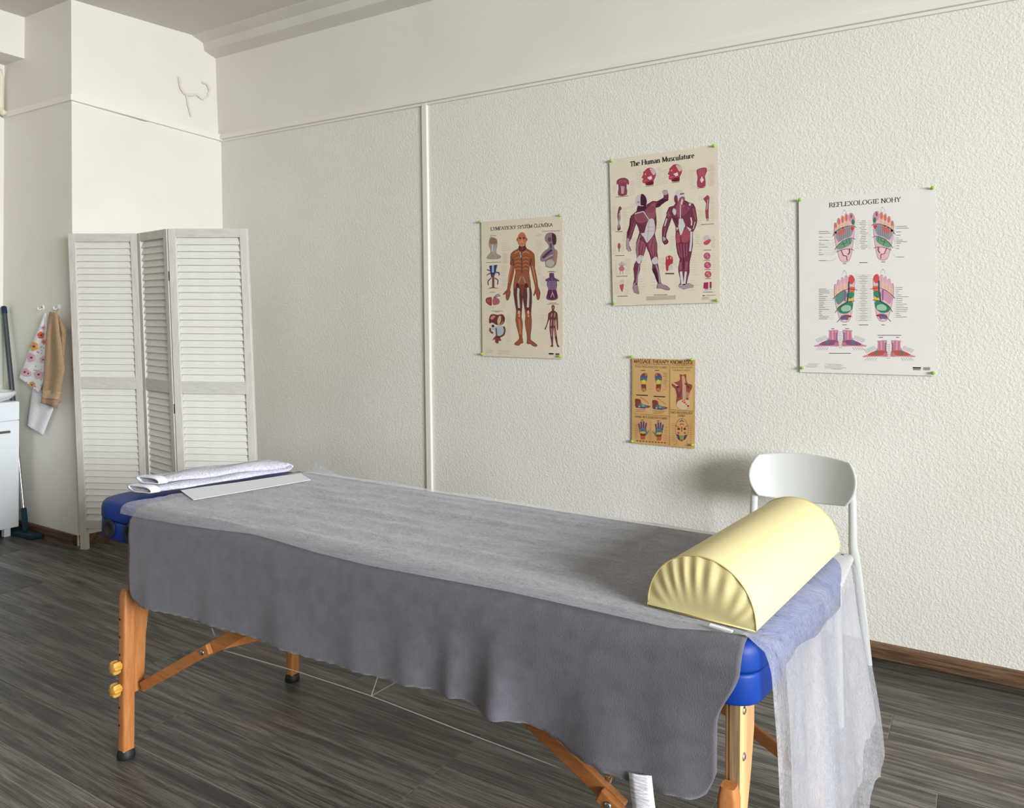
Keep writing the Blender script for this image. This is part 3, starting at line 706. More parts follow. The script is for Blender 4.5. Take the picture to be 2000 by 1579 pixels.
# towels on hooks
def hang(name, lft, rgt, Y, amp, k, mt, label, cat='towel', nu=26, th=.004, ph=0, par=None, bulge=.02):
    n = len(lft); rows = []; NR = 40
    for i in range(NR + 1):
        t = i / NR * (n - 1); a = min(int(t), n - 2); f = t - a
        l = [lft[a][q] * (1 - f) + lft[a + 1][q] * f for q in (0, 1)]; r = [rgt[a][q] * (1 - f) + rgt[a + 1][q] * f for q in (0, 1)]; row = []
        for j in range(nu + 1):
            u_ = j / nu; px = l[0] * (1 - u_) + r[0] * u_; py = l[1] * (1 - u_) + r[1] * u_
            dy = -amp * (.5 + .5 * math.sin(u_ * k + ph + .6 * i / NR)) * sm(i / NR * 3 + .15) - bulge * math.sin(math.pi * u_) * .5
            row.append(ony(px, py, Y + dy))
        rows.append(row)
    o = MB().grid(rows).build(name, mt, par, smooth=True, solid=th)
    return o, rows
w0, _ = hang('hand_towel', [(82, 650), (66, 745), (58, 800), (53.5, 832)], [(96, 650), (100, 745), (104, 800), (84, 851)], 2.424, .012, 9, M['whitecloth'], '')
tag(w0, 'plain white cloth hanging lowest behind the flowered towel', 'towel')
f0, fr = hang('kitchen_towel', [(86, 612), (76, 640), (58, 683), (45, 718), (37.5, 738)], [(90, 612), (93, 640), (93, 690), (92, 735), (75, 768)], 2.412, .018, 7, M['whitecloth'], '', ph=.5)
tag(f0, 'white kitchen towel printed with pink and orange flowers on a hook', 'towel')
def surf(rows, px, py):
    best = min((((p - ony(px, py, p.y)).length, p, i, j) for i, r in enumerate(rows) for j, p in enumerate(r)), key=lambda q: q[0]); return best[1].y
pr = MB()
def flower(px, py, r, col, cc):
    for k in range(5):
        a = 2 * math.pi * k / 5 + px; ex, ey = px + math.cos(a) * r * .6, py + math.sin(a) * r * .6
        pts = [(ex + math.cos(t) * r * .45, ey + math.sin(t) * r * .45) for t in [2 * math.pi * q / 10 for q in range(10)]]
        pr.add([ony(x, y, surf(fr, x, y) - .0045 - .0002 * k) for x, y in pts], [tuple(range(10))], col)
    pts = [(px + math.cos(t) * r * .3, py + math.sin(t) * r * .22) for t in [2 * math.pi * q / 8 for q in range(8)]]
    pr.add([ony(x, y, surf(fr, x, y) - .0062) for x, y in pts], [tuple(range(8))], cc)
ORG, ORD, PNK, DK = rgb(226, 160, 82), rgb(216, 104, 72), rgb(222, 170, 186), rgb(60, 40, 58)
for (x, y, r, c_) in [(80, 655, 7, ORD), (66, 677, 9, ORG), (61, 699, 9, PNK), (84, 703, 7, PNK), (48, 727, 8, PNK), (75, 732, 9, PNK), (62, 752, 6, ORG), (84, 640, 4, PNK), (86, 668, 5, ORD), (55, 730, 6, PNK)]: flower(x, y, r, c_, DK)
for k in range(46):
    x, y = random.uniform(44, 92), random.uniform(650, 762)
    if x < 84 - (y - 640) * .36 or y > 752 + (x - 58) * .6: continue
    pts = [(x + math.cos(t) * .9, y + math.sin(t) * .9) for t in [2 * math.pi * q / 6 for q in range(6)]]
    pr.add([ony(a, c_, surf(fr, a, c_) - .0048) for a, c_ in pts], [tuple(range(6))], DK)
pr.build('flower_print', M['ink'], f0, fix=False)['kind'] = 'stuff'
t0_, tr = hang('bath_towel', [(98, 609), (92, 650), (89, 700), (86, 745), (81, 787)], [(112, 613), (116, 650), (122, 690), (126, 720), (111, 798)], 2.392, .020, 8, M['tan'], '', ph=1.2, th=.008)
tag(t0_, 'tan terry towel hanging on a hook next to the screen', 'towel')
hang('border_band', [(84, 762), (82, 777)], [(119, 764), (115, 781)], 2.3845, .020, 8, M['tanband'], '', ph=1.2, th=.004, par=t0_)
hang('back_fold', [(110, 613), (114, 650), (118, 720), (112, 790)], [(118, 622), (131, 645), (126, 700), (119, 785)], 2.414, .010, 5, M['tan'], '', th=.006, par=t0_)
MB().tube([ony(110, 616, 2.39), ony(113, 606, 2.415), ony(114, 603, 2.42)], .0035, 8).build('loop', M['tanband'], t0_, smooth=True)
for (x, y, lab, cc) in [(84, 601, 'small white hook with a pink spot holding the flowered towel', PNK), (115, 600, 'small plain white hook holding the tan towel', None)]:
    c = ony(x, y, PY); hk = thing('wall_hook', lab, 'hook', c, 'hooks on the pier')
    MB().lathe([(.016, 0), (.016, .003), (.012, .006)], c, (0, -1, 0), 18).build('backplate', M['gloss_white'], hk, smooth=True, angle=.8)
    MB().tube([c + Vector((0, -.004, -.004)), c + Vector((0, -.018, -.014)), c + Vector((0, -.028, -.012)), c + Vector((0, -.030, .002))], .003, 8).build('hook_arm', M['gloss_white'], hk, smooth=True)
    if cc: MB().lathe([(.009, .0062), (.009, .0066)], c, (0, -1, 0), 14).build('painted_spot', mat('coral_spot', rgb(214, 130, 120), .5), hk)
# ------------------------------------------------------------ posters: flat print laid out on the wall plane
def A_(cx_, cy_, rx, ry, a0, a1, n=10): return [(cx_ + rx * math.cos(math.radians(a0 + (a1 - a0) * i / n)), cy_ + ry * math.sin(math.radians(a0 + (a1 - a0) * i / n))) for i in range(n + 1)]
GL = {
 'A': (.78, [[(.02, 0), (.39, 1), (.76, 0)], [(.17, .36), (.61, .36)]]), 'B': (.62, [[(.1, 0), (.1, 1)], [(.1, 1)] + A_(.3, .76, .22, .24, 90, -90) + [(.1, .52)], [(.1, .52)] + A_(.32, .26, .26, .26, 90, -90) + [(.1, 0)]]),
 'C': (.72, [A_(.42, .5, .36, .5, 42, 318, 18)]), 'D': (.74, [[(.1, 0), (.1, 1)], [(.1, 1)] + A_(.3, .5, .38, .5, 90, -90, 14) + [(.1, 0)]]),
 'E': (.58, [[(.1, 0), (.1, 1)], [(.1, .98), (.54, .98)], [(.1, .52), (.46, .52)], [(.1, .02), (.56, .02)]]), 'F': (.54, [[(.1, 0), (.1, 1)], [(.1, .98), (.52, .98)], [(.1, .52), (.44, .52)]]),
 'G': (.78, [A_(.42, .5, .36, .5, 42, 300, 18) + [(.68, .12), (.68, .45)], [(.48, .45), (.74, .45)]]), 'H': (.78, [[(.1, 0), (.1, 1)], [(.68, 0), (.68, 1)], [(.1, .52), (.68, .52)]]),
 'I': (.3, [[(.15, 0), (.15, 1)]]), 'K': (.70, [[(.1, 0), (.1, 1)], [(.62, 1), (.12, .46)], [(.26, .6), (.68, 0)]]), 'L': (.56, [[(.1, 0), (.1, 1)], [(.1, .02), (.54, .02)]]),
 'M': (.92, [[(.1, 0), (.12, 1)], [(.12, 1), (.46, .05), (.8, 1)], [(.8, 1), (.82, 0)]]), 'N': (.78, [[(.1, 0), (.1, 1)], [(.1, 1), (.68, 0)], [(.68, 0), (.68, 1)]]),
 'O': (.82, [A_(.41, .5, .37, .5, 0, 360, 24)]), 'P': (.6, [[(.1, 0), (.1, 1)], [(.1, .98)] + A_(.3, .74, .26, .24, 90, -90) + [(.1, .5)]]),
 'R': (.66, [[(.1, 0), (.1, 1)], [(.1, .98)] + A_(.3, .74, .24, .24, 90, -90) + [(.1, .5)], [(.32, .5), (.64, 0)]]), 'S': (.52, [A_(.26, .75, .2, .25, 30, 270, 12) + A_(.26, .25, .22, .25, 90, -150, 12)]),
 'T': (.62, [[(.31, 0), (.31, 1)], [(.03, .98), (.59, .98)]]), 'U': (.74, [[(.1, 1), (.1, .3)] + A_(.37, .3, .27, .3, 180, 360) + [(.64, 1)]]), 'V': (.72, [[(.03, 1), (.36, 0), (.69, 1)]]),
 'W': (1.0, [[(.03, 1), (.27, 0), (.5, .95), (.73, 0), (.97, 1)]]), 'X': (.72, [[(.06, 1), (.66, 0)], [(.64, 1), (.06, 0)]]), 'Y': (.70, [[(.03, 1), (.35, .48), (.35, 0)], [(.67, 1), (.35, .48)]]),
 'h': (.56, [[(.1, 0), (.1, 1)], [(.1, .5)] + A_(.28, .44, .18, .22, 160, 0) + [(.46, 0)]]), 'e': (.5, [[(.06, .36), (.44, .36)] + A_(.25, .34, .2, .33, 5, 310, 16)]),
 'u': (.58, [[(.1, .66), (.1, .2)] + A_(.27, .2, .17, .2, 180, 320), [(.46, .66), (.46, 0)]]), 'm': (.86, [[(.1, 0), (.1, .66)], [(.1, .48)] + A_(.26, .44, .16, .22, 160, 0) + [(.42, 0)], [(.42, .46)] + A_(.58, .44, .16, .22, 160, 0) + [(.74, 0)]]),
 'n': (.56, [[(.1, 0), (.1, .66)], [(.1, .48)] + A_(.28, .44, .18, .22, 160, 0) + [(.46, 0)]]), 'a': (.52, [A_(.25, .48, .17, .18, 160, 0) + [(.42, 0)], A_(.25, .19, .18, .19, 60, 330, 12)]),
 's': (.42, [A_(.21, .5, .15, .16, 30, 270) + A_(.21, .17, .17, .17, 90, -150)]), 'c': (.46, [A_(.26, .33, .2, .33, 50, 310, 14)]), 'l': (.28, [[(.14, 0), (.14, 1)]]),
 't': (.36, [[(.16, .86), (.16, .12), (.26, .02), (.34, .06)], [(.02, .64), (.32, .64)]]), 'r': (.42, [[(.1, 0), (.1, .66)], [(.1, .46)] + A_(.28, .5, .16, .15, 160, 40)]),
}
ACC = {'Ý': ('Y', 'acute'), 'É': ('E', 'acute'), 'Č': ('C', 'caron'), 'Ě': ('E', 'caron')}
class Print:
    """Collects coloured shapes given in picture coordinates of one poster and lays them on the wall."""
    def __init__(s, origin, scale, Y): s.o = origin; s.k = scale; s.b = MB(); s.tb = MB(); s.Y = Y
    def pt(s, x, y, ly): return ony(s.o[0] + x * s.k, s.o[1] + y * s.k, s.Y - .00009 * ly)
    def poly(s, pts, col, ly=1, smooth=0):
        if smooth:
            n = len(pts); q = []
            for i in range(n):
                p0, p1, p2, p3 = pts[i - 1], pts[i], pts[(i + 1) % n], pts[(i + 2) % n]
                for k in range(smooth):
                    t = k / smooth
                    q.append(tuple(.5 * (2 * p1[a] + (p2[a] - p0[a]) * t + (2 * p0[a] - 5 * p1[a] + 4 * p2[a] - p3[a]) * t * t + (3 * p1[a] - p0[a] - 3 * p2[a] + p3[a]) * t ** 3) for a in (0, 1)))
            pts = q
        s.b.add([s.pt(x, y, ly) for x, y in pts], [tuple(range(len(pts)))], col)
    def line(s, pts, w, col, ly=2):
        for i in range(len(pts) - 1):
            (x0, y0_), (x1, y1) = pts[i], pts[i + 1]; d = math.hypot(x1 - x0, y1 - y0_) or 1; nx, ny = -(y1 - y0_) / d * w / 2, (x1 - x0) / d * w / 2
            s.b.add([s.pt(x0 + nx, y0_ + ny, ly), s.pt(x1 + nx, y1 + ny, ly), s.pt(x1 - nx, y1 - ny, ly), s.pt(x0 - nx, y0_ - ny, ly)], [(0, 1, 2, 3)], col)
    def ell(s, x, y, rx, ry, col, ly=1, n=20, rot=0):
        c, q = math.cos(rot), math.sin(rot)
        s.poly([(x + rx * math.cos(t) * c - ry * math.sin(t) * q, y + rx * math.cos(t) * q + ry * math.sin(t) * c) for t in [2 * math.pi * k / n for k in range(n)]], col, ly)
    def rect(s, x0, y0_, x1, y1, col, ly=1, sl=0): s.poly([(x0, y0_), (x1, y0_ + sl * (x1 - x0)), (x1, y1 + sl * (x1 - x0)), (x0, y1)], col, ly)
    def notes(s, x0, x1, y0_, y1, n, col, sl=0, h=5, gap=.35):
        for i in range(n):
            y = y0_ + (y1 - y0_) * i / max(1, n - 1); a = x0 + (x1 - x0) * random.uniform(0, gap) * (random.random() < .5); c = x1 - (x1 - x0) * random.uniform(0, gap)
            s.rect(a, y, c, y + h, col, 1, sl)
    def text(s, txt, p0, p1, hgt, col, thick=.16, thin=.055, serif=True, ly=2, track=.06):
        W_ = sum((GL[ACC.get(c, (c,))[0]][0] + track) if c != ' ' else .38 for c in txt); dx, dy = (p1[0] - p0[0]) / W_, (p1[1] - p0[1]) / W_
        ar = hgt / math.hypot(dx, dy); x = 0
        def T(u, v): return (p0[0] + dx * u, p0[1] + dy * u - hgt * v)
        def seg(q):
            for i in range(len(q) - 1):
                (a, b_), (c, d) = q[i], q[i + 1]; ln = math.hypot(c - a, (d - b_)) or 1; vert = abs(d - b_) / ln
                th = thin + (thick - thin) * vert ** 1.5 * (1 if (d - b_) * (c - a) <= .02 or not serif else .55)
                nx, ny = -(d - b_) / ln * th / 2, (c - a) / ln * th / 2
                if serif is False: th = thick
                e = .0
                s.tb.add([s.pt(*T(u, v), ly) for u, v in [(a + nx, b_ + ny), (c + nx, d + ny), (c - nx, d - ny), (a - nx, b_ - ny)]], [(0, 1, 2, 3)], col)
        for ch in txt:
            if ch == ' ': x += .38; continue
            base, acc = ACC.get(ch, (ch, None)); w, st_ = GL[base]
            for q in st_:
                q = [(x + a, b_) for a, b_ in q]; seg(q)
                if serif:
                    for e, f in ((q[0], q[1]), (q[-1], q[-2])):
                        v = abs(e[1] - f[1]) > abs(e[0] - f[0]) * .6
                        if v and (abs(e[1]) < .01 or abs(e[1] - 1) < .01 or abs(e[1] - .66) < .01):
                            yy = e[1] - (.02 if e[1] > .5 else -.02); wd_ = .13 if abs(e[1] - .66) > .02 else .07
                            seg([(e[0] - wd_, yy), (e[0] + wd_ * (.6 if wd_ < .1 else 1), yy)])
                        elif not v and abs(e[1] - .98) < .02 and base in 'EFT': seg([(e[0], .98), (e[0], .80)])
                        elif not v and abs(e[1] - .02) < .02 and base in 'EL': seg([(e[0], .02), (e[0], .22)])
            if acc == 'acute': seg([(x + w * .45, 1.08), (x + w * .62, 1.26)])
            if acc == 'caron': seg([(x + w * .3, 1.26), (x + w * .5, 1.09)]); seg([(x + w * .5, 1.09), (x + w * .7, 1.26)])
            x += w + track
def poster(name, label, corners, paper, curl=.001):
    Y = WY - .009; q = [Vector(ony(x, y, Y)) for x, y in corners]; rows = []
    for i in range(13):
        v_ = i / 12; row = []
        for j in range(13):
            u_ = j / 12; p = q[0].lerp(q[1], u_).lerp(q[3].lerp(q[2], u_), v_); row.append(p)
        rows.append(row)
    o = MB().grid(rows).build(name, paper, None, solid=.0006)
    return tag(o, label, 'poster', 'anatomy posters on the long wall')
def finish(P_, par, lab): 
    o = P_.b.build('printed_artwork', M['ink'], par, fix=False); o['label'] = lab; P_.tb.build('printed_lettering', M['ink'], par, fix=False); return o
PCOL = rgb
YP = WY - .0095
paperA = noisy('cream_poster_paper', rgb(221, 208, 184), rgb(226, 214, 192), 8, .45)
paperB = noisy('aged_poster_paper', rgb(224, 213, 190), rgb(228, 218, 197), 8, .45)
paperC = noisy('white_poster_paper', rgb(232, 229, 222), rgb(235, 232, 226), 8, .4)
paperD = noisy('parchment_poster_paper', rgb(196, 148, 92), rgb(214, 172, 116), 9, .5)
INK, GREY = PCOL(45, 40, 38), PCOL(172, 160, 141)

# --- lymphatic system poster
po = poster('anatomy_poster', 'tall beige lymphatic system poster, leftmost of the wall posters', [(940, 433.5), (1099, 421.4), (1099.5, 701.5), (942.3, 695.8)], paperA)
p = Print((930, 410), 180 / 1895, YP)
p.text('LYMFATICKÝ SYSTÉM ČLOVĚKA', (300, 428), (1575, 340), 68, PCOL(70, 62, 56), .17, .09)
SK, SK2, MU, MU2, WH = PCOL(152, 86, 56), PCOL(124, 62, 42), PCOL(96, 54, 48), PCOL(84, 44, 42), PCOL(206, 190, 180)
bodyL = [(885, 740), (870, 800), (770, 850), (720, 900), (705, 980), (708, 1060), (715, 1150), (690, 1260), (665, 1400), (652, 1560), (640, 1640), (600, 1680), (557, 1735), (565, 1748), (622, 1712), (610, 1745), (612, 1810), (630, 1855), (645, 1862), (667, 1840), (692, 1770), (705, 1690), (692, 1640), (712, 1560), (745, 1420), (770, 1320), (780, 1230), (792, 1170), (802, 1200), (815, 1290), (790, 1400), (770, 1560), (768, 1600), (775, 1760), (800, 1920), (825, 2060), (820, 2160), (812, 2270), (840, 2420), (880, 2560), (890, 2650), (860, 2690), (790, 2750), (800, 2780), (870, 2792), (930, 2745), (962, 2740), (960, 2690), (945, 2620), (945, 2520), (955, 2380), (950, 2290), (928, 2210), (935, 2130), (945, 1950), (955, 1770)]
bodyR = [(975, 1900), (1000, 2050), (1018, 2180), (1005, 2310), (1020, 2430), (1045, 2560), (1050, 2650), (1042, 2740), (1060, 2760), (1110, 2755), (1170, 2800), (1225, 2817), (1258, 2790), (1230, 2760), (1160, 2710), (1115, 2670), (1115, 2580), (1135, 2420), (1140, 2290), (1128, 2160), (1130, 2060), (1143, 1900), (1140, 1700), (1120, 1580), (1115, 1480), (1095, 1380), (1085, 1290), (1100, 1160), (1106, 1100), (1120, 1180), (1140, 1260), (1170, 1400), (1210, 1560), (1215, 1620), (1200, 1690), (1178, 1760), (1190, 1767), (1222, 1702), (1240, 1760), (1255, 1840), (1275, 1856), (1300, 1830), (1318, 1720), (1310, 1670), (1270, 1580), (1255, 1450), (1230, 1320), (1205, 1200), (1205, 1080), (1200, 960), (1185, 900), (1130, 850), (1040, 800), (1015, 760), (1010, 700)]
p.poly(bodyL + bodyR, SK, 1, 3); p.line(bodyL + bodyR + bodyL[:1], 9, PCOL(104, 54, 40), 2)
p.ell(942, 615, 93, 155, PCOL(190, 112, 84), 2); p.ell(942, 690, 62, 70, PCOL(200, 132, 92), 3)
for sx in (-1, 1): p.ell(942 + sx * 97, 610, 12, 34, SK2, 1); p.ell(942 + sx * 38, 585, 28, 13, PCOL(70, 40, 34), 4); p.line([(942 + sx * 15, 560), (942 + sx * 65, 562)], 9, PCOL(90, 52, 40), 4)
p.line([(946, 580), (950, 655), (934, 662)], 14, PCOL(222, 160, 116), 4); p.line([(915, 705), (970, 705)], 8, PCOL(120, 56, 46), 4)
p.poly([(885, 745), (1008, 745), (1030, 800), (990, 850), (900, 850), (865, 800)], PCOL(84, 46, 44), 2); p.line([(942, 770), (942, 880)], 40, SK2, 3)
for sx in (-1, 1):
    p.line([(942 + sx * 15, 890), (942 + sx * 70, 850), (942 + sx * 150, 900)], 14, PCOL(196, 150, 120), 4)
    for k in range(9):
        y = 940 + k * 38; p.line([(942 + sx * 20, y + 20), (942 + sx * 80, y - 4), (942 + sx * 135, y + 24)], 9, PCOL(208, 132, 76) if k % 2 else PCOL(128, 64, 40), 3)
    p.poly([(942 + sx * 160, 1000), (942 + sx * 235, 960), (942 + sx * 245, 1120), (942 + sx * 190, 1180)], PCOL(146, 80, 56), 2)
    p.line([(942 + sx * 190, 1010), (942 + sx * 165, 1150)], 22, PCOL(76, 62, 70), 3); p.line([(942 + sx * 215, 1150), (942 + sx * 245, 1300), (942 + sx * 280, 1500)], 20, PCOL(202, 128, 84), 3)
    p.line([(942 + sx * 20, 1370), (942 + sx * 70, 1500)], 18, PCOL(150, 154, 170), 4)
    p.ell(942 + sx * 90, 1560, 34, 50, PCOL(64, 46, 46), 3)
p.line([(930, 870), (915, 960), (940, 1050), (940, 1300)], 16, PCOL(74, 60, 84), 4); p.line([(905, 880), (918, 980)], 18, PCOL(168, 180, 200), 5)
p.poly([(800, 1600), (940, 1640), (940, 1960), (930, 2080), (850, 2090), (800, 1900), (775, 1700)], MU, 2, 2); p.poly([(960, 1640), (1110, 1590), (1140, 1760), (1130, 2080), (1030, 2090), (980, 1880)], MU, 2, 2)
p.line([(870, 1600), (862, 1760), (882, 2020)], 44, WH, 3); p.line([(1065, 1600), (1075, 1760), (1062, 2010)], 44, WH, 3); p.ell(940, 1590, 70, 60, SK2, 3)
for x_ in (880, 1070): p.ell(x_, 2110, 18, 44, PCOL(222, 180, 160), 3); p.ell(x_ + 5, 2185, 14, 26, PCOL(214, 160, 134), 3)
p.line([(880, 2240), (900, 2400), (915, 2560)], 30, PCOL(196, 120, 84), 2); p.line([(1075, 2240), (1090, 2400), (1085, 2580)], 34, PCOL(142, 92, 84), 2)
# small studies
p.poly([(290, 560), (350, 568), (420, 600), (440, 680), (430, 760), (410, 830), (425, 900), (510, 950), (490, 1000), (350, 1020), (215, 1005), (230, 950), (290, 880), (285, 800), (258, 740), (265, 640)], PCOL(160, 148, 136), 1, 2)
p.poly([(285, 600), (345, 570), (415, 610), (430, 690), (350, 700), (270, 690)], PCOL(142, 112, 84), 2, 2); p.line([(340, 720), (330, 860)], 30, PCOL(190, 196, 196), 3); p.line([(395, 740), (360, 900)], 16, PCOL(178, 190, 190), 3); p.line([(340, 880), (260, 980)], 12, PCOL(186, 164, 124), 3); p.line([(340, 880), (430, 980)], 12, PCOL(186, 164, 124), 3)
BLU, NAV = PCOL(84, 108, 150), PCOL(52, 52, 92)
p.poly([(270, 1150), (435, 1130), (400, 1290), (360, 1400), (310, 1390), (290, 1290)], NAV, 1); p.line([(345, 1140), (345, 1290)], 44, PCOL(160, 176, 200), 2); p.line([(350, 1330), (352, 1590)], 44, PCOL(120, 66, 56), 2)
for q in ([(300, 1260), (220, 1230)], [(300, 1300), (240, 1330), (225, 1350)], [(390, 1270), (480, 1310), (465, 1350)], [(310, 1400), (240, 1470), (250, 1550)], [(380, 1400), (450, 1450), (440, 1540)], [(390, 1290), (480, 1290)], [(430, 1130), (400, 1230)]): p.line(q, 22, NAV, 2); p.line(q, 10, BLU, 3)
p.poly([(225, 1625), (340, 1585), (470, 1620), (350, 1612)], PCOL(120, 80, 62), 1)
p.poly([(200, 1830), (240, 1805), (325, 1805), (325, 1965), (260, 1955), (200, 1900)], PCOL(146, 62, 60), 1, 2); p.poly([(345, 1820), (430, 1810), (480, 1860), (480, 1920), (430, 1950), (345, 1955)], PCOL(174, 96, 108), 1, 2)
for q in ([(360, 1810), (420, 1750), (480, 1735)], [(380, 1812), (440, 1775), (500, 1770)]): p.line(q, 16, PCOL(94, 78, 120), 2)
p.line([(330, 1800), (330, 1970)], 12, PCOL(228, 214, 190), 3); p.ell(255, 1870, 40, 40, PCOL(168, 84, 76), 2)
p.poly([(265, 2260), (290, 2170), (350, 2145), (440, 2160), (540, 2150), (590, 2220), (580, 2310), (520, 2370), (420, 2370), (330, 2320), (275, 2340)], PCOL(112, 52, 54), 1, 3); p.poly([(290, 2230), (340, 2175), (400, 2190), (330, 2260)], PCOL(196, 132, 124), 2, 2); p.ell(475, 2265, 36, 90, PCOL(206, 176, 140), 2, rot=.2); p.line([(430, 2370), (520, 2350), (555, 2290)], 16, PCOL(204, 150, 130), 3)
p.poly([(320, 2410), (400, 2400), (560, 2390), (600, 2480), (590, 2560), (520, 2620), (400, 2600), (390, 2480), (330, 2480)], PCOL(176, 184, 186), 1, 3); p.line([(570, 2400), (592, 2480), (570, 2570), (480, 2620), (420, 2600)], 36, PCOL(110, 62, 66), 2); p.line([(410, 2430), (425, 2600)], 26, PCOL(104, 70, 110), 3)
p.line([(285, 2430), (290, 2500), (350, 2540)], 40, PCOL(136, 76, 76), 2); p.ell(345, 2390, 30, 28, PCOL(60, 46, 46), 2); p.poly([(330, 2690), (400, 2590), (470, 2600), (520, 2700), (470, 2690), (460, 2740), (430, 2752), (390, 2720), (385, 2660)], PCOL(126, 66, 62), 2, 2)
p.poly([(1420, 640), (1412, 560), (1450, 490), (1540, 465), (1620, 500), (1645, 580), (1650, 650), (1635, 710), (1600, 740), (1615, 800), (1670, 850), (1668, 960), (1655, 1060), (1640, 1130), (1560, 1195), (1430, 1170), (1415, 1060), (1360, 1070), (1315, 1030), (1330, 940), (1400, 850), (1480, 790), (1490, 720)], PCOL(140, 122, 126), 1, 2)
p.poly([(1560, 480), (1630, 510), (1650, 590), (1640, 700), (1580, 720), (1560, 600)], PCOL(84, 42, 50), 2, 2); p.ell(1510, 610, 40, 48, PCOL(96, 80, 92), 2); p.line([(1530, 690), (1540, 790)], 40, PCOL(80, 72, 110), 2); p.line([(1560, 820), (1460, 900), (1370, 990)], 50, PCOL(76, 58, 88), 2)
for k in range(3): p.line([(1580, 880 + k * 45), (1500, 915 + k * 45), (1420, 975 + k * 40)], 14, PCOL(196, 176, 178) if k % 2 else PCOL(130, 66, 66), 3)
p.ell(1520, 1100, 90, 80, PCOL(176, 174, 160), 2); p.line([(1640, 830), (1630, 1100)], 40, PCOL(182, 122, 104), 2)
p.poly([(1505, 1305), (1600, 1305), (1605, 1390), (1710, 1450), (1690, 1475), (1660, 1470), (1665, 1560), (1650, 1640), (1680, 1780), (1660, 1840), (1560, 1865), (1450, 1840), (1445, 1780), (1480, 1640), (1455, 1560), (1455, 1470), (1420, 1465), (1440, 1420), (1505, 1390)], PCOL(94, 66, 100), 1, 2)
p.poly([(1480, 1650), (1640, 1650), (1670, 1790), (1560, 1850), (1455, 1790)], PCOL(98, 40, 66), 2)
for k in range(7):
    for sx in (-1, 1): p.line([(1560 + sx * 12, 1480 + k * 26), (1560 + sx * 60, 1470 + k * 26), (1560 + sx * 88, 1500 + k * 26)], 7, PCOL(168, 160, 184), 3)
p.line([(1560, 1400), (1565, 1700)], 12, PCOL(170, 96, 128), 4); p.line([(1570, 1700), (1535, 1800)], 10, PCOL(206, 208, 222), 4); p.line([(1570, 1700), (1605, 1800)], 10, PCOL(206, 208, 222), 4)
p.poly([(1545, 2000), (1560, 1965), (1590, 1960), (1615, 1985), (1610, 2040), (1600, 2070), (1660, 2110), (1678, 2180), (1685, 2380), (1680, 2470), (1662, 2468), (1655, 2400), (1645, 2250), (1630, 2300), (1635, 2420), (1650, 2540), (1672, 2680), (1680, 2760), (1715, 2815), (1670, 2820), (1655, 2770), (1620, 2640), (1580, 2430), (1585, 2660), (1578, 2760), (1585, 2820), (1520, 2810), (1550, 2770), (1530, 2640), (1505, 2420), (1515, 2300), (1500, 2260), (1470, 2350), (1440, 2430), (1425, 2470), (1405, 2440), (1440, 2380), (1475, 2240), (1485, 2130), (1560, 2070)], PCOL(104, 62, 60), 1, 2)
for q in ([(1560, 2130), (1540, 2200)], [(1620, 2120), (1610, 2210)], [(1550, 2260), (1540, 2390)], [(1600, 2270), (1605, 2390)], [(1545, 2440), (1552, 2600)], [(1600, 2430), (1630, 2600)], [(1580, 1990), (1580, 2030)]): p.line(q, 22, PCOL(190, 126, 124), 2)
for (x0, x1, ya_, yb_, n, sl) in [(520, 720, 685, 830, 5, -.03), (540, 660, 900, 1100, 14, -.03), (515, 640, 1150, 1560, 16, -.02), (1225, 1400, 500, 535, 3, -.06), (1230, 1400, 650, 860, 9, -.04), (1230, 1290, 900, 1120, 8, 0), (1245, 1340, 1160, 1330, 8, 0), (1320, 1460, 1380, 1560, 8, 0), (1330, 1440, 1640, 1820, 8, 0), (520, 620, 1800, 1990, 7, 0), (160, 240, 1150, 1440, 5, 0), (620, 720, 2170, 2700, 22, .01), (175, 290, 2240, 2660, 8, 0), (1320, 1440, 2170, 2370, 5, 0), (1320, 1490, 2555, 2555, 1, 0), (180, 410, 2880, 2930, 4, .06), (440, 710, 2885, 2965, 6, .04), (1670, 1730, 470, 780, 6, -.04), (230, 400, 1998, 2020, 2, 0), (330, 520, 2768, 2768, 1, 0)]:
    p.notes(x0, x1, ya_, yb_, n, GREY, sl, 3.5)
for (x0, x1, y) in [(290, 415, 530), (200, 510, 1085), (285, 390, 1688), (320, 545, 2078), (385, 480, 2098), (1360, 1730, 440), (1475, 1640, 1275), (1500, 1600, 1260), (1460, 1695, 1937), (1510, 1650, 1912)]: p.rect(x0, y, x1, y + 9, PCOL(104, 92, 80), 1, -.04 if y < 1200 else 0)
p.rect(1490, 2945, 1595, 2970, PCOL(24, 24, 26), 1, .03); p.rect(1500, 2974, 1590, 2984, PCOL(120, 112, 100), 1, .03); p.rect(1630, 2950, 1712, 2990, PCOL(108, 108, 114), 1, .03)
for k in range(9): p.rect(1636 + k * 8, 2952, 1639 + k * 8, 2988, PCOL(50, 50, 56), 2)
finish(p, po, 'standing figure and small anatomical studies')

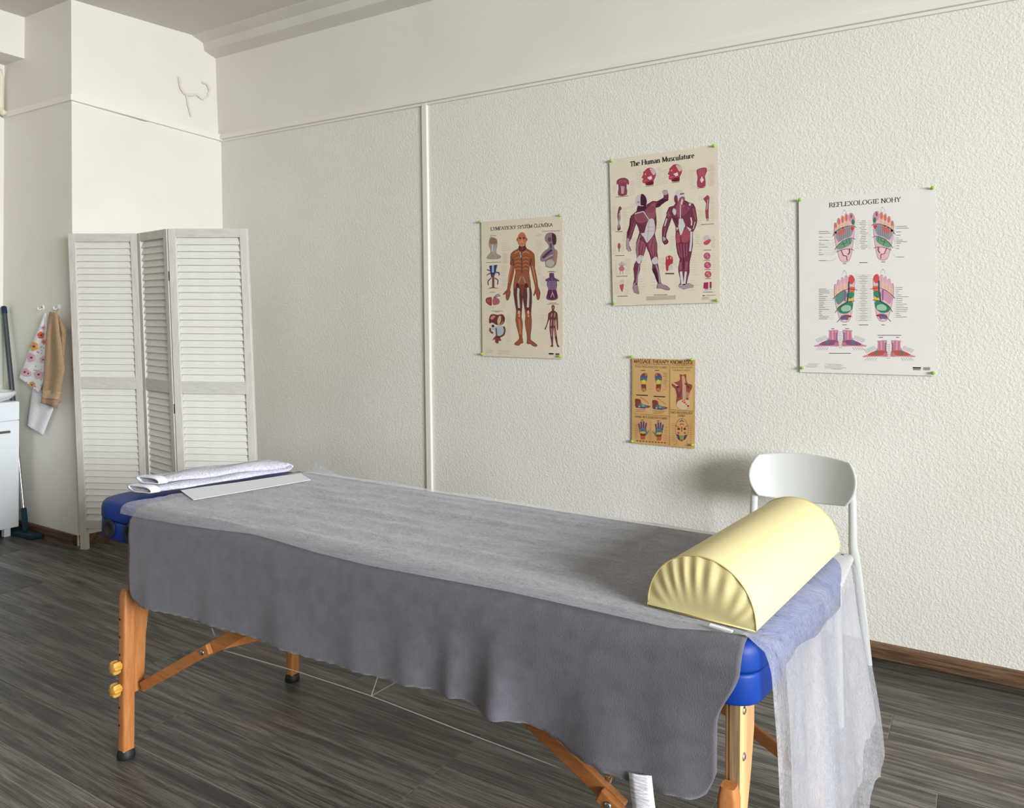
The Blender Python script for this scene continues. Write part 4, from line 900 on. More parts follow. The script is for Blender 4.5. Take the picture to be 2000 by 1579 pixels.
# --- musculature poster
po = poster('anatomy_poster', 'muscle anatomy poster with two large purple figures, highest on the wall', [(1190.2, 312.2), (1402, 283.4), (1406.8, 591.2), (1197.4, 597.8)], paperB)
p = Print((1180, 275), .12, YP)
p.text('The Human Musculature', (425, 422), (1470, 278), 82, PCOL(26, 22, 24), .2, .09)
MR, MD, ML, TW_, TD = PCOL(118, 54, 76), PCOL(74, 30, 52), PCOL(154, 84, 98), PCOL(206, 198, 198), PCOL(160, 146, 158)
front = [(545, 1080), (530, 1150), (470, 1200), (437, 1230), (425, 1300), (408, 1400), (375, 1495), (370, 1575), (360, 1680), (365, 1760), (400, 1802), (437, 1795), (430, 1760), (400, 1700), (405, 1650), (440, 1590), (470, 1490), (500, 1400), (523, 1335), (560, 1420), (580, 1490), (555, 1570), (525, 1660), (520, 1780), (535, 1900), (535, 1945), (495, 2010), (480, 2090), (490, 2170), (495, 2260), (475, 2330), (465, 2400), (490, 2470), (550, 2497), (570, 2480), (545, 2380), (540, 2320), (550, 2200), (580, 2100), (585, 2010), (620, 1920), (665, 1790), (687, 1690), (700, 1750), (740, 1840), (765, 1930), (790, 2010), (785, 2100), (800, 2140), (840, 2210), (875, 2320), (855, 2400), (930, 2405), (1000, 2425), (1060, 2430), (1066, 2405), (1020, 2370), (950, 2340), (920, 2310), (905, 2200), (890, 2100), (870, 2000), (875, 1930), (860, 1820), (860, 1680), (835, 1590), (820, 1510), (840, 1440), (850, 1340), (845, 1230), (830, 1130), (838, 1090), (900, 1075), (930, 1040), (1000, 990), (1040, 970), (1045, 900), (1035, 850), (1020, 805), (970, 808), (950, 835), (975, 880), (970, 930), (920, 960), (860, 990), (790, 985), (700, 1040), (685, 1080)]
p.poly(front, MR, 1, 3); p.line(front + front[:1], 9, MD, 2)
p.ell(600, 985, 97, 115, PCOL(196, 192, 194), 2); p.poly([(600, 872), (650, 880), (690, 950), (690, 1030), (670, 1090), (610, 1100), (590, 1000)], MD, 3, 2); p.poly([(545, 1060), (640, 1060), (690, 1080), (650, 1150), (540, 1150)], MD, 3)
p.ell(555, 1000, 22, 18, TD, 4); p.ell(640, 990, 20, 16, PCOL(60, 24, 40), 4); p.line([(580, 1060), (640, 1062)], 10, TW_, 4)
p.poly([(500, 1180), (640, 1155), (670, 1170), (720, 1270), (690, 1310), (600, 1340), (510, 1300)], ML, 2, 2); p.poly([(660, 1150), (760, 1040), (835, 1010), (840, 1130), (820, 1260), (740, 1275)], ML, 2, 2)
for k in range(6): p.line([(660 + k * 24, 1160 + k * 6), (740 + k * 16, 1050 + k * 4)], 5, MD, 3); p.line([(510 + k * 5, 1215 + k * 18), (640 + k * 10, 1180 + k * 22)], 5, MD, 3)
p.line([(500, 1190), (640, 1150), (730, 1290)], 14, TW_, 4)
p.poly([(730, 1280), (800, 1275), (820, 1340), (830, 1440), (800, 1540), (720, 1640), (690, 1660), (650, 1580), (595, 1510), (650, 1500), (680, 1400)], TW_, 3, 2); p.line([(735, 1300), (700, 1640)], 7, TD, 4); p.line([(690, 1410), (815, 1400)], 5, TD, 4); p.line([(680, 1480), (815, 1470)], 5, TD, 4)
for k in range(5): p.line([(540 + k * 12, 1360 + k * 28), (680 - k * 4, 1390 + k * 26)], 7, MD, 3)
p.poly([(560, 1610), (640, 1650), (670, 1720), (640, 1860), (590, 1900), (545, 1860), (530, 1740)], ML, 2, 2); p.poly([(720, 1680), (800, 1560), (850, 1660), (850, 1830), (840, 1910), (780, 1880), (740, 1780)], ML, 2, 2)
for q in ([(600, 1600), (575, 1760), (580, 1880)], [(640, 1680), (610, 1800), (600, 1890)], [(800, 1590), (760, 1760), (800, 1900)], [(830, 1640), (820, 1880)]): p.line(q, 8, MD, 3)
p.line([(590, 1540), (530, 1700), (540, 1900)], 12, TD, 3); p.poly([(545, 1890), (605, 1860), (640, 1900), (600, 1960), (580, 2010), (530, 1970)], TW_, 3, 2); p.poly([(800, 1910), (860, 1890), (875, 1970), (850, 2020), (790, 2000), (775, 1950)], TW_, 3, 2)
p.poly([(500, 2030), (560, 1990), (580, 2090), (545, 2170), (495, 2140), (485, 2080)], MR, 2); p.line([(575, 2020), (545, 2200), (520, 2350)], 18, TD, 3); p.line([(840, 2010), (890, 2150), (905, 2310)], 24, TD, 3); p.poly([(790, 2100), (830, 2060), (880, 2230), (890, 2310), (860, 2300)], MD, 2)
p.poly([(475, 2330), (540, 2320), (570, 2480), (550, 2497), (490, 2470), (465, 2400)], PCOL(158, 134, 142), 3, 2); p.poly([(875, 2330), (930, 2320), (1060, 2400), (1060, 2430), (860, 2400)], PCOL(158, 134, 142), 3)
p.line([(430, 1260), (420, 1400), (390, 1540)], 22, MD, 2); p.line([(500, 1330), (440, 1500), (400, 1600)], 12, ML, 3); p.poly([(368, 1590), (415, 1600), (400, 1700), (435, 1790), (400, 1800), (362, 1740)], PCOL(170, 150, 158), 3, 2)
p.poly([(840, 1050), (920, 960), (985, 950), (1040, 960), (930, 1040), (850, 1085)], MD, 2, 2); p.poly([(950, 835), (975, 808), (1020, 805), (1035, 870), (980, 885)], PCOL(176, 160, 168), 3, 2)
back = [(1165, 1020), (1140, 1060), (1060, 1085), (1030, 1150), (1015, 1230), (985, 1320), (950, 1420), (945, 1475), (945, 1570), (950, 1640), (985, 1692), (1030, 1672), (1046, 1640), (1020, 1600), (1005, 1580), (1010, 1520), (1040, 1420), (1075, 1320), (1100, 1240), (1130, 1310), (1165, 1390), (1170, 1470), (1165, 1570), (1175, 1700), (1195, 1830), (1235, 1930), (1225, 1990), (1210, 2070), (1215, 2140), (1240, 2240), (1245, 2320), (1210, 2360), (1225, 2390), (1300, 2420), (1330, 2400), (1440, 2387), (1447, 2350), (1380, 2330), (1340, 2330), (1360, 2230), (1385, 2140), (1385, 2020), (1390, 1960), (1420, 1830), (1440, 1700), (1440, 1560), (1440, 1490), (1470, 1440), (1500, 1360), (1512, 1290), (1500, 1200), (1480, 1090), (1450, 1030), (1370, 1005), (1310, 970), (1300, 920)]
p.poly(back, MR, 1, 3); p.line(back + back[:1], 9, MD, 2); p.ell(1230, 900, 84, 104, PCOL(204, 200, 202), 2); p.poly([(1145, 900), (1185, 890), (1200, 1000), (1165, 1020), (1140, 970)], MR, 3, 2); p.poly([(1230, 930), (1300, 910), (1310, 980), (1230, 1060), (1190, 1050)], ML, 3, 2); p.line([(1235, 870), (1300, 860)], 18, PCOL(110, 60, 70), 4); p.poly([(1265, 940), (1285, 960), (1270, 1040), (1230, 1050)], TW_, 4)
p.line([(1240, 1030), (1240, 1270)], 14, TW_, 4); p.poly([(1130, 1100), (1170, 1130), (1165, 1200), (1140, 1210), (1110, 1150)], TW_, 3, 2); p.poly([(1380, 1020), (1415, 1015), (1410, 1060), (1380, 1060)], TW_, 3)
p.poly([(1170, 1060), (1230, 1060), (1230, 1250), (1180, 1200)], ML, 2, 2); p.poly([(1255, 1040), (1370, 1080), (1390, 1110), (1260, 1240)], ML, 2, 2)
for k in range(6): p.line([(1260, 1240 - k * 26), (1370 - k * 6, 1110 - k * 10)], 5, MD, 3); p.line([(1110 + k * 12, 1230 + k * 18), (1215, 1290 + k * 18)], 5, MD, 3)
p.poly([(1215, 1270), (1280, 1270), (1320, 1380), (1260, 1530), (1240, 1540), (1205, 1400)], PCOL(206, 206, 200), 3); p.poly([(1170, 1410), (1210, 1420), (1180, 1470)], TW_, 3); p.poly([(1330, 1390), (1420, 1440), (1400, 1480)], TW_, 3)
p.poly([(1175, 1480), (1240, 1540), (1245, 1640), (1180, 1670), (1168, 1580)], PCOL(164, 80, 88), 2, 2); p.poly([(1250, 1550), (1330, 1420), (1400, 1490), (1370, 1640), (1270, 1650)], PCOL(164, 80, 88), 2, 2); p.line([(1245, 1540), (1250, 1650)], 10, MD, 3)
p.line([(1420, 1480), (1415, 1650), (1400, 1800)], 34, TW_, 3)
for q in ([(1200, 1690), (1240, 1880)], [(1250, 1680), (1265, 1900)], [(1300, 1680), (1310, 1900)], [(1350, 1680), (1345, 1880)]): p.line(q, 22, ML, 2); p.line([(a_ + 12, c_) for a_, c_ in q], 6, MD, 3)
for q in ([(1240, 1980), (1240, 2110)], [(1345, 1970), (1330, 2110)]): p.line(q, 40, ML, 2)
p.line([(1290, 1900), (1295, 2100)], 14, MD, 3); p.line([(1250, 2130), (1275, 2350)], 40, PCOL(210, 210, 210), 3); p.line([(1330, 2130), (1305, 2350)], 34, PCOL(210, 210, 210), 3); p.poly([(1210, 2350), (1330, 2330), (1440, 2345), (1440, 2385), (1300, 2418), (1225, 2390)], PCOL(170, 150, 156), 3, 2)
p.line([(1030, 1160), (1060, 1230)], 50, ML, 2); p.line([(1020, 1270), (985, 1390)], 20, TW_, 3); p.line([(1000, 1420), (970, 1560)], 20, ML, 3); p.poly([(950, 1560), (1000, 1580), (1010, 1610), (960, 1640)], PCOL(176, 156, 162), 3); p.line([(1450, 1100), (1490, 1280)], 26, ML, 2); p.line([(1480, 1320), (1450, 1440)], 12, TW_, 3); p.line([(1410, 1250), (1425, 1320), (1420, 1380)], 20, PCOL(222, 211, 188), 4)
for (ox, oy, fl_) in [(0, 0, 0), (425, -58, 1)]:
    hd = [(660, 490), (700, 450), (760, 440), (820, 470), (845, 530), (830, 600), (805, 650), (800, 715), (680, 725), (665, 690), (630, 690), (625, 640), (640, 620), (610, 600), (635, 550), (635, 510)]
    p.poly([(x + ox, y + oy) for x, y in hd], PCOL(168, 66, 80), 1, 2); p.poly([(x + ox, y + oy) for x, y in [(740, 450), (820, 470), (840, 530), (800, 560), (760, 500)]], PCOL(206, 180, 180), 2, 2); p.poly([(x + ox, y + oy) for x, y in [(690, 680), (790, 650), (800, 715), (680, 725)]], PCOL(104, 30, 52), 2)
    p.poly([(x + ox, y + oy) for x, y in [(700, 600), (770, 570), (780, 620), (740, 640)]], PCOL(228, 214, 206), 3); p.ell(672 + ox, 545 + oy, 14, 14, PCOL(216, 150, 150), 3); p.line([(640 + ox, 660 + oy), (700 + ox, 640 + oy)], 10, PCOL(206, 120, 124), 3); p.rect(670 + ox, 738 + oy, 805 + ox, 746 + oy, PCOL(70, 60, 60), 1, -.1)
p.poly([(270, 610), (340, 605), (395, 640), (405, 700), (385, 720), (370, 690), (365, 760), (370, 880), (230, 895), (235, 780), (225, 700), (205, 720), (205, 650)], PCOL(136, 64, 82), 1, 2); p.ell(270, 665, 34, 26, ML, 2); p.ell(335, 660, 34, 26, ML, 2); p.poly([(270, 740), (330, 740), (320, 860), (280, 865)], PCOL(186, 160, 176), 2); p.rect(190, 915, 400, 923, PCOL(70, 60, 60), 1, -.1)
p.poly([(1510, 470), (1590, 440), (1660, 440), (1675, 500), (1640, 580), (1650, 740), (1515, 755), (1520, 600), (1505, 520)], PCOL(160, 70, 84), 1, 2); p.poly([(1590, 580), (1625, 640), (1585, 690), (1560, 640)], PCOL(226, 210, 202), 2)
for k in range(4): p.line([(1545 + k * 28, 460), (1550 + k * 24, 590)], 7, PCOL(204, 130, 134), 2)
p.rect(1515, 768, 1640, 776, PCOL(70, 60, 60), 1, -.1)
p.poly([(240, 1080), (265, 1070), (288, 1110), (255, 1150), (265, 1260), (250, 1340), (270, 1440), (215, 1460), (230, 1330), (215, 1240), (225, 1140)], PCOL(124, 62, 78), 1, 2); p.line([(245, 1180), (240, 1420)], 9, TW_, 2)
p.poly([(1640, 920), (1685, 885), (1715, 930), (1705, 1040), (1700, 1180), (1700, 1290), (1665, 1300), (1645, 1150), (1660, 1020), (1615, 950)], PCOL(150, 72, 90), 1, 2); p.line([(1690, 960), (1670, 1120)], 10, TW_, 2); p.rect(1575, 1362, 1790, 1370, PCOL(60, 52, 50), 1, -.06); p.rect(1660, 1270, 1705, 1308, PCOL(176, 160, 170), 2)
p.ell(243, 1715, 24, 50, PCOL(160, 84, 96), 1); p.rect(232, 1760, 255, 1810, TD, 1)
for k in range(6): p.line([(285, 2070), (230 + k * 24, 1960 + abs(k - 2.5) * 16)], 9, TD, 1)
p.ell(285, 2085, 46, 40, PCOL(196, 110, 116), 2); p.line([(265, 2110), (255, 2180)], 10, TD, 1); p.line([(300, 2110), (305, 2170)], 10, TD, 1)
p.poly([(250, 2350), (320, 2330), (315, 2400), (295, 2470), (265, 2420)], PCOL(186, 84, 84), 2); p.poly([(260, 2270), (320, 2260), (325, 2330), (250, 2340)], PCOL(214, 196, 178), 1)
p.poly([(1005, 1890), (1110, 1885), (1115, 2000), (1080, 2010), (1040, 2110), (1008, 2110)], PCOL(180, 56, 66), 1, 2); p.poly([(1050, 2040), (1110, 2000), (1125, 2100), (1040, 2125)], PCOL(206, 196, 188), 2); p.line([(1030, 1890), (1030, 1930)], 20, PCOL(220, 170, 160), 2); p.line([(1085, 1890), (1085, 1930)], 18, PCOL(220, 170, 160), 2); p.rect(995, 2152, 1140, 2176, PCOL(96, 88, 80), 1)
p.ell(1670, 1590, 58, 50, PCOL(196, 192, 190), 1); p.poly([(1620, 1650), (1720, 1600), (1735, 1640), (1680, 1695), (1630, 1690)], PCOL(190, 78, 92), 2, 2)
for k, (y, c_) in enumerate([(1878, PCOL(180, 86, 108)), (2027, PCOL(182, 84, 104)), (2176, PCOL(192, 88, 90))]):
    x = 1675 + k * 8; p.ell(x, y, 56, 56, c_, 1); p.ell(x - 15, y - 12, 16, 14, PCOL(206, 134, 146), 2); p.ell(x + 20, y + 14, 14, 12, PCOL(206, 134, 146), 2); p.line([(x + 5, y - 45), (x + 10, y + 40)], 6, PCOL(214, 160, 160), 2); p.rect(x - 50, y + 66, x + 50, y + 74, PCOL(70, 60, 58), 1, -.02)
p.poly([(1622, 2310), (1695, 2302), (1695, 2410), (1660, 2420), (1612, 2400)], PCOL(160, 50, 82), 1); p.poly([(1715, 2300), (1750, 2300), (1748, 2400), (1715, 2395)], PCOL(160, 50, 82), 1); p.rect(1640, 2412, 1690, 2440, PCOL(166, 176, 196), 2); p.rect(1712, 2398, 1748, 2430, PCOL(166, 176, 196), 2)
p.rect(1610, 2462, 1770, 2470, PCOL(60, 50, 50), 1, -.02); p.rect(1600, 2518, 1640, 2530, PCOL(20, 20, 22), 1, -.05); p.rect(1660, 2516, 1810, 2522, PCOL(60, 56, 54), 1, -.03); p.notes(1585, 1740, 2545, 2585, 5, GREY, -.03, 5)
for i in range(8): p.rect(685, 2538 + i * 8.5, 1160, 2542 + i * 8.5, PCOL(150, 140, 122), 1, -.04)
p.rect(805, 2508, 1030, 2517, PCOL(60, 50, 50), 1, -.02)
for (x0, x1, ya_, yb_, n, sl) in [(130, 205, 730, 850, 7, -.06), (410, 520, 650, 880, 11, -.08), (520, 640, 480, 760, 14, -.08), (830, 940, 450, 720, 12, -.08), (940, 1050, 470, 690, 11, -.08), (1265, 1350, 430, 600, 6, -.08), (1375, 1500, 490, 770, 16, -.08), (1690, 1820, 400, 740, 26, -.08), (120, 215, 1060, 1460, 26, -.06), (290, 400, 1090, 1450, 18, -.06), (390, 530, 1030, 1200, 9, -.06), (860, 960, 1100, 1420, 14, -.05), (880, 940, 860, 1010, 6, -.07), (1510, 1620, 1130, 1400, 14, -.05), (1720, 1810, 900, 1320, 18, -.05), (1540, 1640, 900, 960, 4, -.05), (300, 380, 1490, 1640, 8, -.05), (430, 560, 1590, 1850, 12, -.04), (870, 930, 1500, 1760, 12, -.03), (1050, 1160, 1560, 1780, 10, -.02), (1460, 1560, 1480, 1680, 10, -.03), (1740, 1815, 1550, 1740, 12, -.02), (900, 1000, 1900, 2110, 12, -.02), (1120, 1210, 1870, 2050, 8, -.03), (140, 215, 1680, 1840, 8, -.03), (270, 330, 1690, 1800, 7, -.03), (165, 225, 1950, 2180, 12, -.03), (340, 440, 1930, 2170, 14, -.03), (590, 700, 1950, 2120, 6, -.02), (560, 690, 2250, 2420, 5, -.02), (410, 465, 2310, 2420, 5, -.02), (750, 850, 2250, 2400, 4, 0), (1400, 1530, 1860, 2180, 9, -.02), (1360, 1540, 2280, 2430, 5, -.03), (1140, 1230, 2300, 2400, 4, -.02), (165, 240, 2290, 2480, 10, -.03), (330, 420, 2280, 2500, 12, -.03), (1755, 1810, 1830, 2210, 11, -.02), (1760, 1810, 2300, 2420, 4, -.02), (1500, 1610, 1640, 1720, 4, -.02)]:
    p.notes(x0, x1, ya_, yb_, n, PCOL(182, 170, 150), sl, 3.5)
for (x0, x1, y) in [(185, 300, 1478), (185, 330, 1868), (195, 380, 2205), (215, 380, 2530), (1615, 1740, 1778)]: p.rect(x0, y, x1, y + 9, PCOL(70, 60, 58), 1, -.03)
finish(p, po, 'two large muscle figures and many small studies')

# --- foot reflexology poster
po = poster('anatomy_poster', 'white foot reflexology poster, rightmost of the wall posters', [(1560, 391), (1827, 367), (1828.4, 734.5), (1562.3, 727.2)], paperC, .002)
p = Print((1550, 360), .145, YP)
p.text('REFLEXOLOGIE NOHY', (480, 312), (1448, 232), 60, PCOL(40, 38, 36), .14, .08, track=.1)
PK, PK2, OUT = PCOL(226, 186, 192), PCOL(206, 150, 164), PCOL(120, 70, 92)
sole = [(600, 950), (570, 830), (548, 690), (545, 560), (558, 515), (582, 525), (590, 470), (615, 455), (637, 482), (642, 430), (665, 425), (684, 452), (690, 405), (715, 400), (737, 432), (742, 402), (770, 388), (805, 408), (826, 470), (822, 560), (815, 700), (800, 820), (780, 950), (750, 1030), (690, 1055), (630, 1030)]
for row in (0, 1):
    for side in (0, 1):
        def tf(x, y):
            if row: y = 1222 + (y - 388) * .962
            if side: x = 1893 - x; y -= 26 if not row else 12
            return x, y
        T_ = lambda pts: [tf(*q) for q in pts]
        p.poly(T_(sole), OUT, 1, 3); cx0, cy0 = 690, 740
        p.poly(T_([(cx0 + (x - cx0) * .965, cy0 + (y - cy0) * .985) for x, y in sole]), PK, 2, 3)
        toes = [(568, 560, 16, 36), (612, 505, 17, 42), (660, 478, 18, 46), (710, 455, 20, 48)]
        for (x, y, rx, ry) in toes: p.ell(*tf(x, y), rx, ry, PCOL(208, 120, 88) if not row else PCOL(216, 170, 186), 3)
        for (x, y, rx, ry) in toes: p.line(T_([(x + 4, y + ry + 6), (x + 2, y + ry + 70)]), 24, PCOL(226, 186, 112), 3)
        p.ell(*tf(778, 455), 40, 60, PCOL(206, 150, 168) if not row else PCOL(206, 82, 84), 3)
        if not row: p.ell(*tf(800, 510), 20, 40, PCOL(58, 124, 100), 4); p.ell(*tf(775, 430), 14, 30, PCOL(150, 90, 110), 4)
        if not row:
            p.poly(T_([(556, 650), (640, 590), (740, 560), (810, 575), (775, 700), (690, 730), (600, 780)]), PCOL(150, 150, 158), 3, 2)
            p.poly(T_([(590, 650), (690, 590), (690, 660), (610, 690)]), PCOL(212, 110, 100), 4, 2); p.poly(T_([(770, 580), (815, 575), (800, 630), (775, 610)]), PCOL(206, 66, 60), 4, 2)
            for k in range(6): p.line(T_([(610 + k * 28, 620 - k * 8), (625 + k * 24, 760 - k * 8)]), 4, PCOL(104, 104, 114), 5)
            p.poly(T_([(580, 840), (640, 780), (720, 735), (785, 730), (775, 800), (700, 850), (610, 880)]), PCOL(110, 158, 124), 3, 2); p.line(T_([(660, 770), (690, 850)]), 6, PCOL(44, 92, 72), 5); p.line(T_([(710, 745), (720, 790), (640, 810)]), 6, PCOL(44, 92, 72), 5); p.line(T_([(745, 735), (760, 800)]), 6, PCOL(44, 92, 72), 5)
            p.poly(T_([(660, 900), (720, 880), (740, 930), (700, 970), (665, 950)]), PCOL(236, 200, 206), 4, 2); p.line(T_([(640, 890), (670, 960), (715, 970), (720, 1030)]), 12, PCOL(132, 76, 98), 4); p.line(T_([(750, 870), (755, 920), (730, 950)]), 16, PCOL(126, 70, 92), 4)
        else:
            p.poly(T_([(560, 700), (640, 620), (700, 600), (720, 690), (640, 780), (590, 800)]), PCOL(104, 140, 128) if not side else PCOL(206, 150, 170), 3, 2)
            p.poly(T_([(735, 560), (825, 560), (815, 620), (770, 640), (740, 610)]), PCOL(214, 110, 72), 4, 2); p.poly(T_([(720, 650), (810, 630), (805, 700), (730, 720)]), PCOL(52, 138, 104), 4, 2); p.poly(T_([(740, 710), (805, 710), (800, 750), (740, 760)]), PCOL(226, 188, 72), 4, 2)
            p.poly(T_([(590, 850), (700, 770), (790, 760), (790, 860), (720, 930), (620, 920)]), PCOL(62, 128, 104), 3, 2); p.poly(T_([(640, 850), (700, 810), (770, 830), (760, 890), (660, 900)]), PCOL(160, 198, 168), 4, 2); p.line(T_([(745, 480), (742, 620), (720, 780)]), 22, PCOL(74, 80, 100), 5); p.line(T_([(690, 610), (695, 760)]), 18, PCOL(150, 88, 140), 5)
            p.poly(T_([(640, 960), (740, 945), (730, 1020), (640, 1020)]), PCOL(130, 96, 130), 4, 2); p.ell(*tf(755, 968), 20, 16, PCOL(212, 50, 62), 5); p.ell(*tf(685, 1030), 32, 14, PCOL(206, 206, 214), 5)
        for q in ([(528, 700), (560, 640), (640, 590), (740, 560), (810, 562), (845, 585)], [(555, 885), (590, 830), (660, 765), (740, 730), (790, 726), (832, 742)], [(575, 915), (630, 890), (700, 872), (770, 872), (815, 890)]) if not row else ([(528, 730), (580, 670), (660, 610), (740, 582), (860, 600)], [(560, 920), (600, 850), (680, 800), (740, 760), (830, 752)], [(585, 1050), (640, 990), (700, 965), (790, 970)]):
            p.line(T_(q), 6, PCOL(70, 44, 58), 6)
LG = PCOL(120, 116, 110)
for i in range(11):
    y = [636, 660, 708, 755, 790, 812, 845, 885, 920, 946, 1028][i]; p.rect(340, y, 340 + [130, 150, 45, 135, 30, 75, 120, 35, 30, 65, 95][i], y + 7, LG, 1, -.02); p.line([(380, y + 5), (525, y + 3), (575, y - 40)], 2, LG, 1)
    y = [566, 590, 640, 684, 722, 750, 772, 795, 826, 864, 978][i]; p.rect(1385, y, 1385 + [145, 165, 60, 55, 30, 85, 140, 60, 40, 35, 105][i], y + 7, LG, 1, -.02); p.line([(1380, y + 8), (1345, y - 30)], 2, LG, 1)
for i in range(17): y = 492 + i * 23.5; p.rect(940 - random.randint(20, 60), y, 940 + random.randint(20, 60), y + 6, LG, 1, -.03); p.line([(830, y - 4), (880, y + 3)], 2, LG, 1); p.line([(1000, y + 3), (1050, y - 6)], 2, LG, 1)
for i in range(28): y = 1222 + i * 22.6; w_ = random.randint(20, 62); p.rect(940 - w_, y, 940 + w_, y + 6, LG, 1, -.01); p.line([(835, y + 3), (940 - w_, y + 3)], 2, LG, 1); p.line([(940 + w_, y + 3), (1050, y + 2)], 2, LG, 1)
for i in range(17):
    y = 1410 + i * 25; w_ = random.randint(30, 160); p.rect(340, y, 340 + w_, y + 6, LG, 1, .0); p.line([(340, y + 9), (550, y + 9)], 2, LG, 1)
    w_ = random.randint(30, 180); p.rect(1380, y - 22, 1380 + w_, y - 16, LG, 1, .0); p.line([(1345, y - 16), (1380, y - 13)], 2, LG, 1)
for (x0, x1, y) in [(665, 710, 1066), (885, 995, 1054), (1178, 1235, 1044), (655, 715, 1892), (880, 1005, 1892), (1183, 1230, 1892), (505, 550, 1944), (695, 750, 1942), (475, 775, 2274), (1130, 1450, 2032), (1145, 1205, 2060), (1378, 1420, 2060)]: p.rect(x0, y, x1, y + 8, PCOL(60, 56, 54), 1, 0)
for (x, y) in [(685, 350), (1200, 312), (685, 1165), (1203, 1145)]: p.line([(x - 30, y + 60), (x - 20, y + 20), (x, y), (x + 22, y + 22), (x + 30, y + 60)], 2, LG, 1); p.ell(x, y, 6, 5, LG, 1)
def sidefoot(ox, oy, fx_, oth):
    f = lambda pts: [(ox + x * fx_, oy + y) for x, y in pts]
    p.poly(f([(-110, 0), (-235, 25) if False else (-108, 2), (10, -5), (5, 60), (10, 130), (25, 200), (5, 220), (-120, 215), (-300, 222), (-305, 205), (-240, 185), (-130, 125), (-112, 60)]), PCOL(206, 140, 158), 1, 2)
    p.poly(f([(-250, 188), (-120, 130), (0, 140), (10, 170), (-60, 200), (-180, 205)]), PCOL(142, 84, 124) if not oth else PCOL(190, 90, 82), 2, 2); p.poly(f([(-160, 165), (-120, 135), (-100, 165), (-130, 190)]), PCOL(70, 130, 116), 3)
    for k in range(4): p.line(f([(-90 + k * 25, 8), (-85 + k * 25, 130)]), 8, PCOL(224, 170, 184) if k % 2 else PCOL(176, 106, 130), 2)
    p.ell(ox - 12 * fx_, oy + 185, 26, 26, PCOL(196, 120, 128), 3); p.line(f([(-5, 30), (-10, 150)]), 22, PCOL(150, 110, 140), 3)
    for k in range(8): p.line(f([(-130 - k * 18, 120 + k * 7), (-165 - k * 18, 70 + k * 7)]), 4, LG, 1); 
    for k in range(5): p.line(f([(-120 - k * 30, 228), (-150 - k * 34, 268)]), 4, LG, 1)
sidefoot(588, 1968, 1, 0); sidefoot(672, 1968, -1, 0); sidefoot(1245, 2108, 1, 1); sidefoot(1328, 2108, -1, 1)
p.notes(600, 660, 1990, 2200, 10, LG, 0, 5); p.notes(1255, 1320, 2160, 2340, 8, LG, 0, 5)
p.notes(140, 380, 2415, 2460, 4, GREY, .03, 5); p.notes(420, 720, 2420, 2490, 6, GREY, .04, 5); p.rect(1605, 2465, 1715, 2484, PCOL(20, 20, 22), 1, .02); p.rect(1610, 2492, 1710, 2504, PCOL(90, 88, 86), 1, .02)
for k in range(11): p.rect(1748 + k * 8.5, 2466, 1752 + k * 8.5, 2508, PCOL(60, 60, 62), 1)
finish(p, po, 'foot soles with coloured zones and side views of feet')

# --- small brown massage poster
po = poster('anatomy_poster', 'small brown parchment poster about massage therapy, lowest on the wall', [(1234.6, 700), (1357.7, 703.3), (1357, 877), (1234, 865.5)], paperD)
p = Print((1220, 680), 150 / 1128, YP)
BK = PCOL(30, 20, 12); BR = PCOL(128, 88, 50)
p.text('MASSAGE THERAPY KNOWLEDGE', (138, 220), (1010, 240), 52, BK, .14, .11, False, track=.08)
p.text('FOOT REFLEXOLOGY CHART', (158, 284), (630, 304), 30, BK, .13, .1, False, track=.1); p.text('TRIGGER POINT THERAPY', (678, 300), (1000, 304), 24, BK, .12, .1, False, track=.1); p.text('FOR MUSCLE KNOTS', (705, 338), (968, 342), 24, BK, .12, .1, False, track=.1)
p.text('HAND REFLEXOLOGY CHART', (155, 1022), (632, 1054), 32, BK, .13, .1, False, track=.1); p.text('FACE REFLEXOLOGY', (675, 962), (998, 976), 32, BK, .13, .1, False, track=.1); p.text('CHART', (783, 1010), (892, 1016), 32, BK, .13, .1, False, track=.1)
for q in ([(150, 235), (1000, 255)], [(662, 255), (655, 1430)], [(130, 965), (655, 1005)], [(670, 905), (1015, 930)]): p.line(q, 5, BR, 1)
p.poly([(130, 255), (640, 268), (640, 985), (130, 960)], PCOL(208, 166, 112), 1); p.poly([(675, 270), (1010, 280), (1005, 920), (672, 900)], PCOL(212, 172, 116), 1)
cols = [PCOL(140, 62, 72), PCOL(92, 78, 128), PCOL(66, 116, 130), PCOL(210, 180, 60), PCOL(120, 70, 48), PCOL(196, 116, 92)]
for (ox, fx_) in [(285, 1), (492, -1)]:
    f = lambda pts: [(ox + x * fx_, y) for x, y in pts]
    fs = [(-45, 400), (-20, 375), (10, 368), (40, 372), (50, 410), (42, 480), (30, 540), (32, 610), (10, 640), (-25, 635), (-40, 590), (-45, 520), (-58, 450)]
    p.poly(f(fs), PCOL(140, 60, 70), 2, 2)
    for k, (ya_, yb_) in enumerate([(400, 432), (432, 475), (475, 530), (530, 575), (590, 630)]):
        xa = interp([400, 450, 540, 600, 640], [-44, -54, -42, -34, -16], (ya_ + yb_) / 2); xb_ = interp([400, 450, 540, 600, 640], [46, 44, 28, 28, 10], (ya_ + yb_) / 2); p.poly(f([(xa, ya_), (xb_, ya_ + 4), (xb_ - 3, yb_ + 6), (xa + 4, yb_)]), cols[k + 1], 3)
    p.ell(ox + 28 * fx_, 392, 16, 22, PCOL(196, 110, 100), 4); p.ell(ox - 2 * fx_, 490, 18, 26, PCOL(222, 196, 84), 4)
    p.notes(ox - 130 if fx_ > 0 else ox + 65, ox - 70 if fx_ > 0 else ox + 140, 370, 610, 12, BR, .02, 4); p.rect(ox - 50, 325, ox + 15, 334, BK, 2)
p.notes(350, 420, 370, 600, 11, BR, .02, 4)
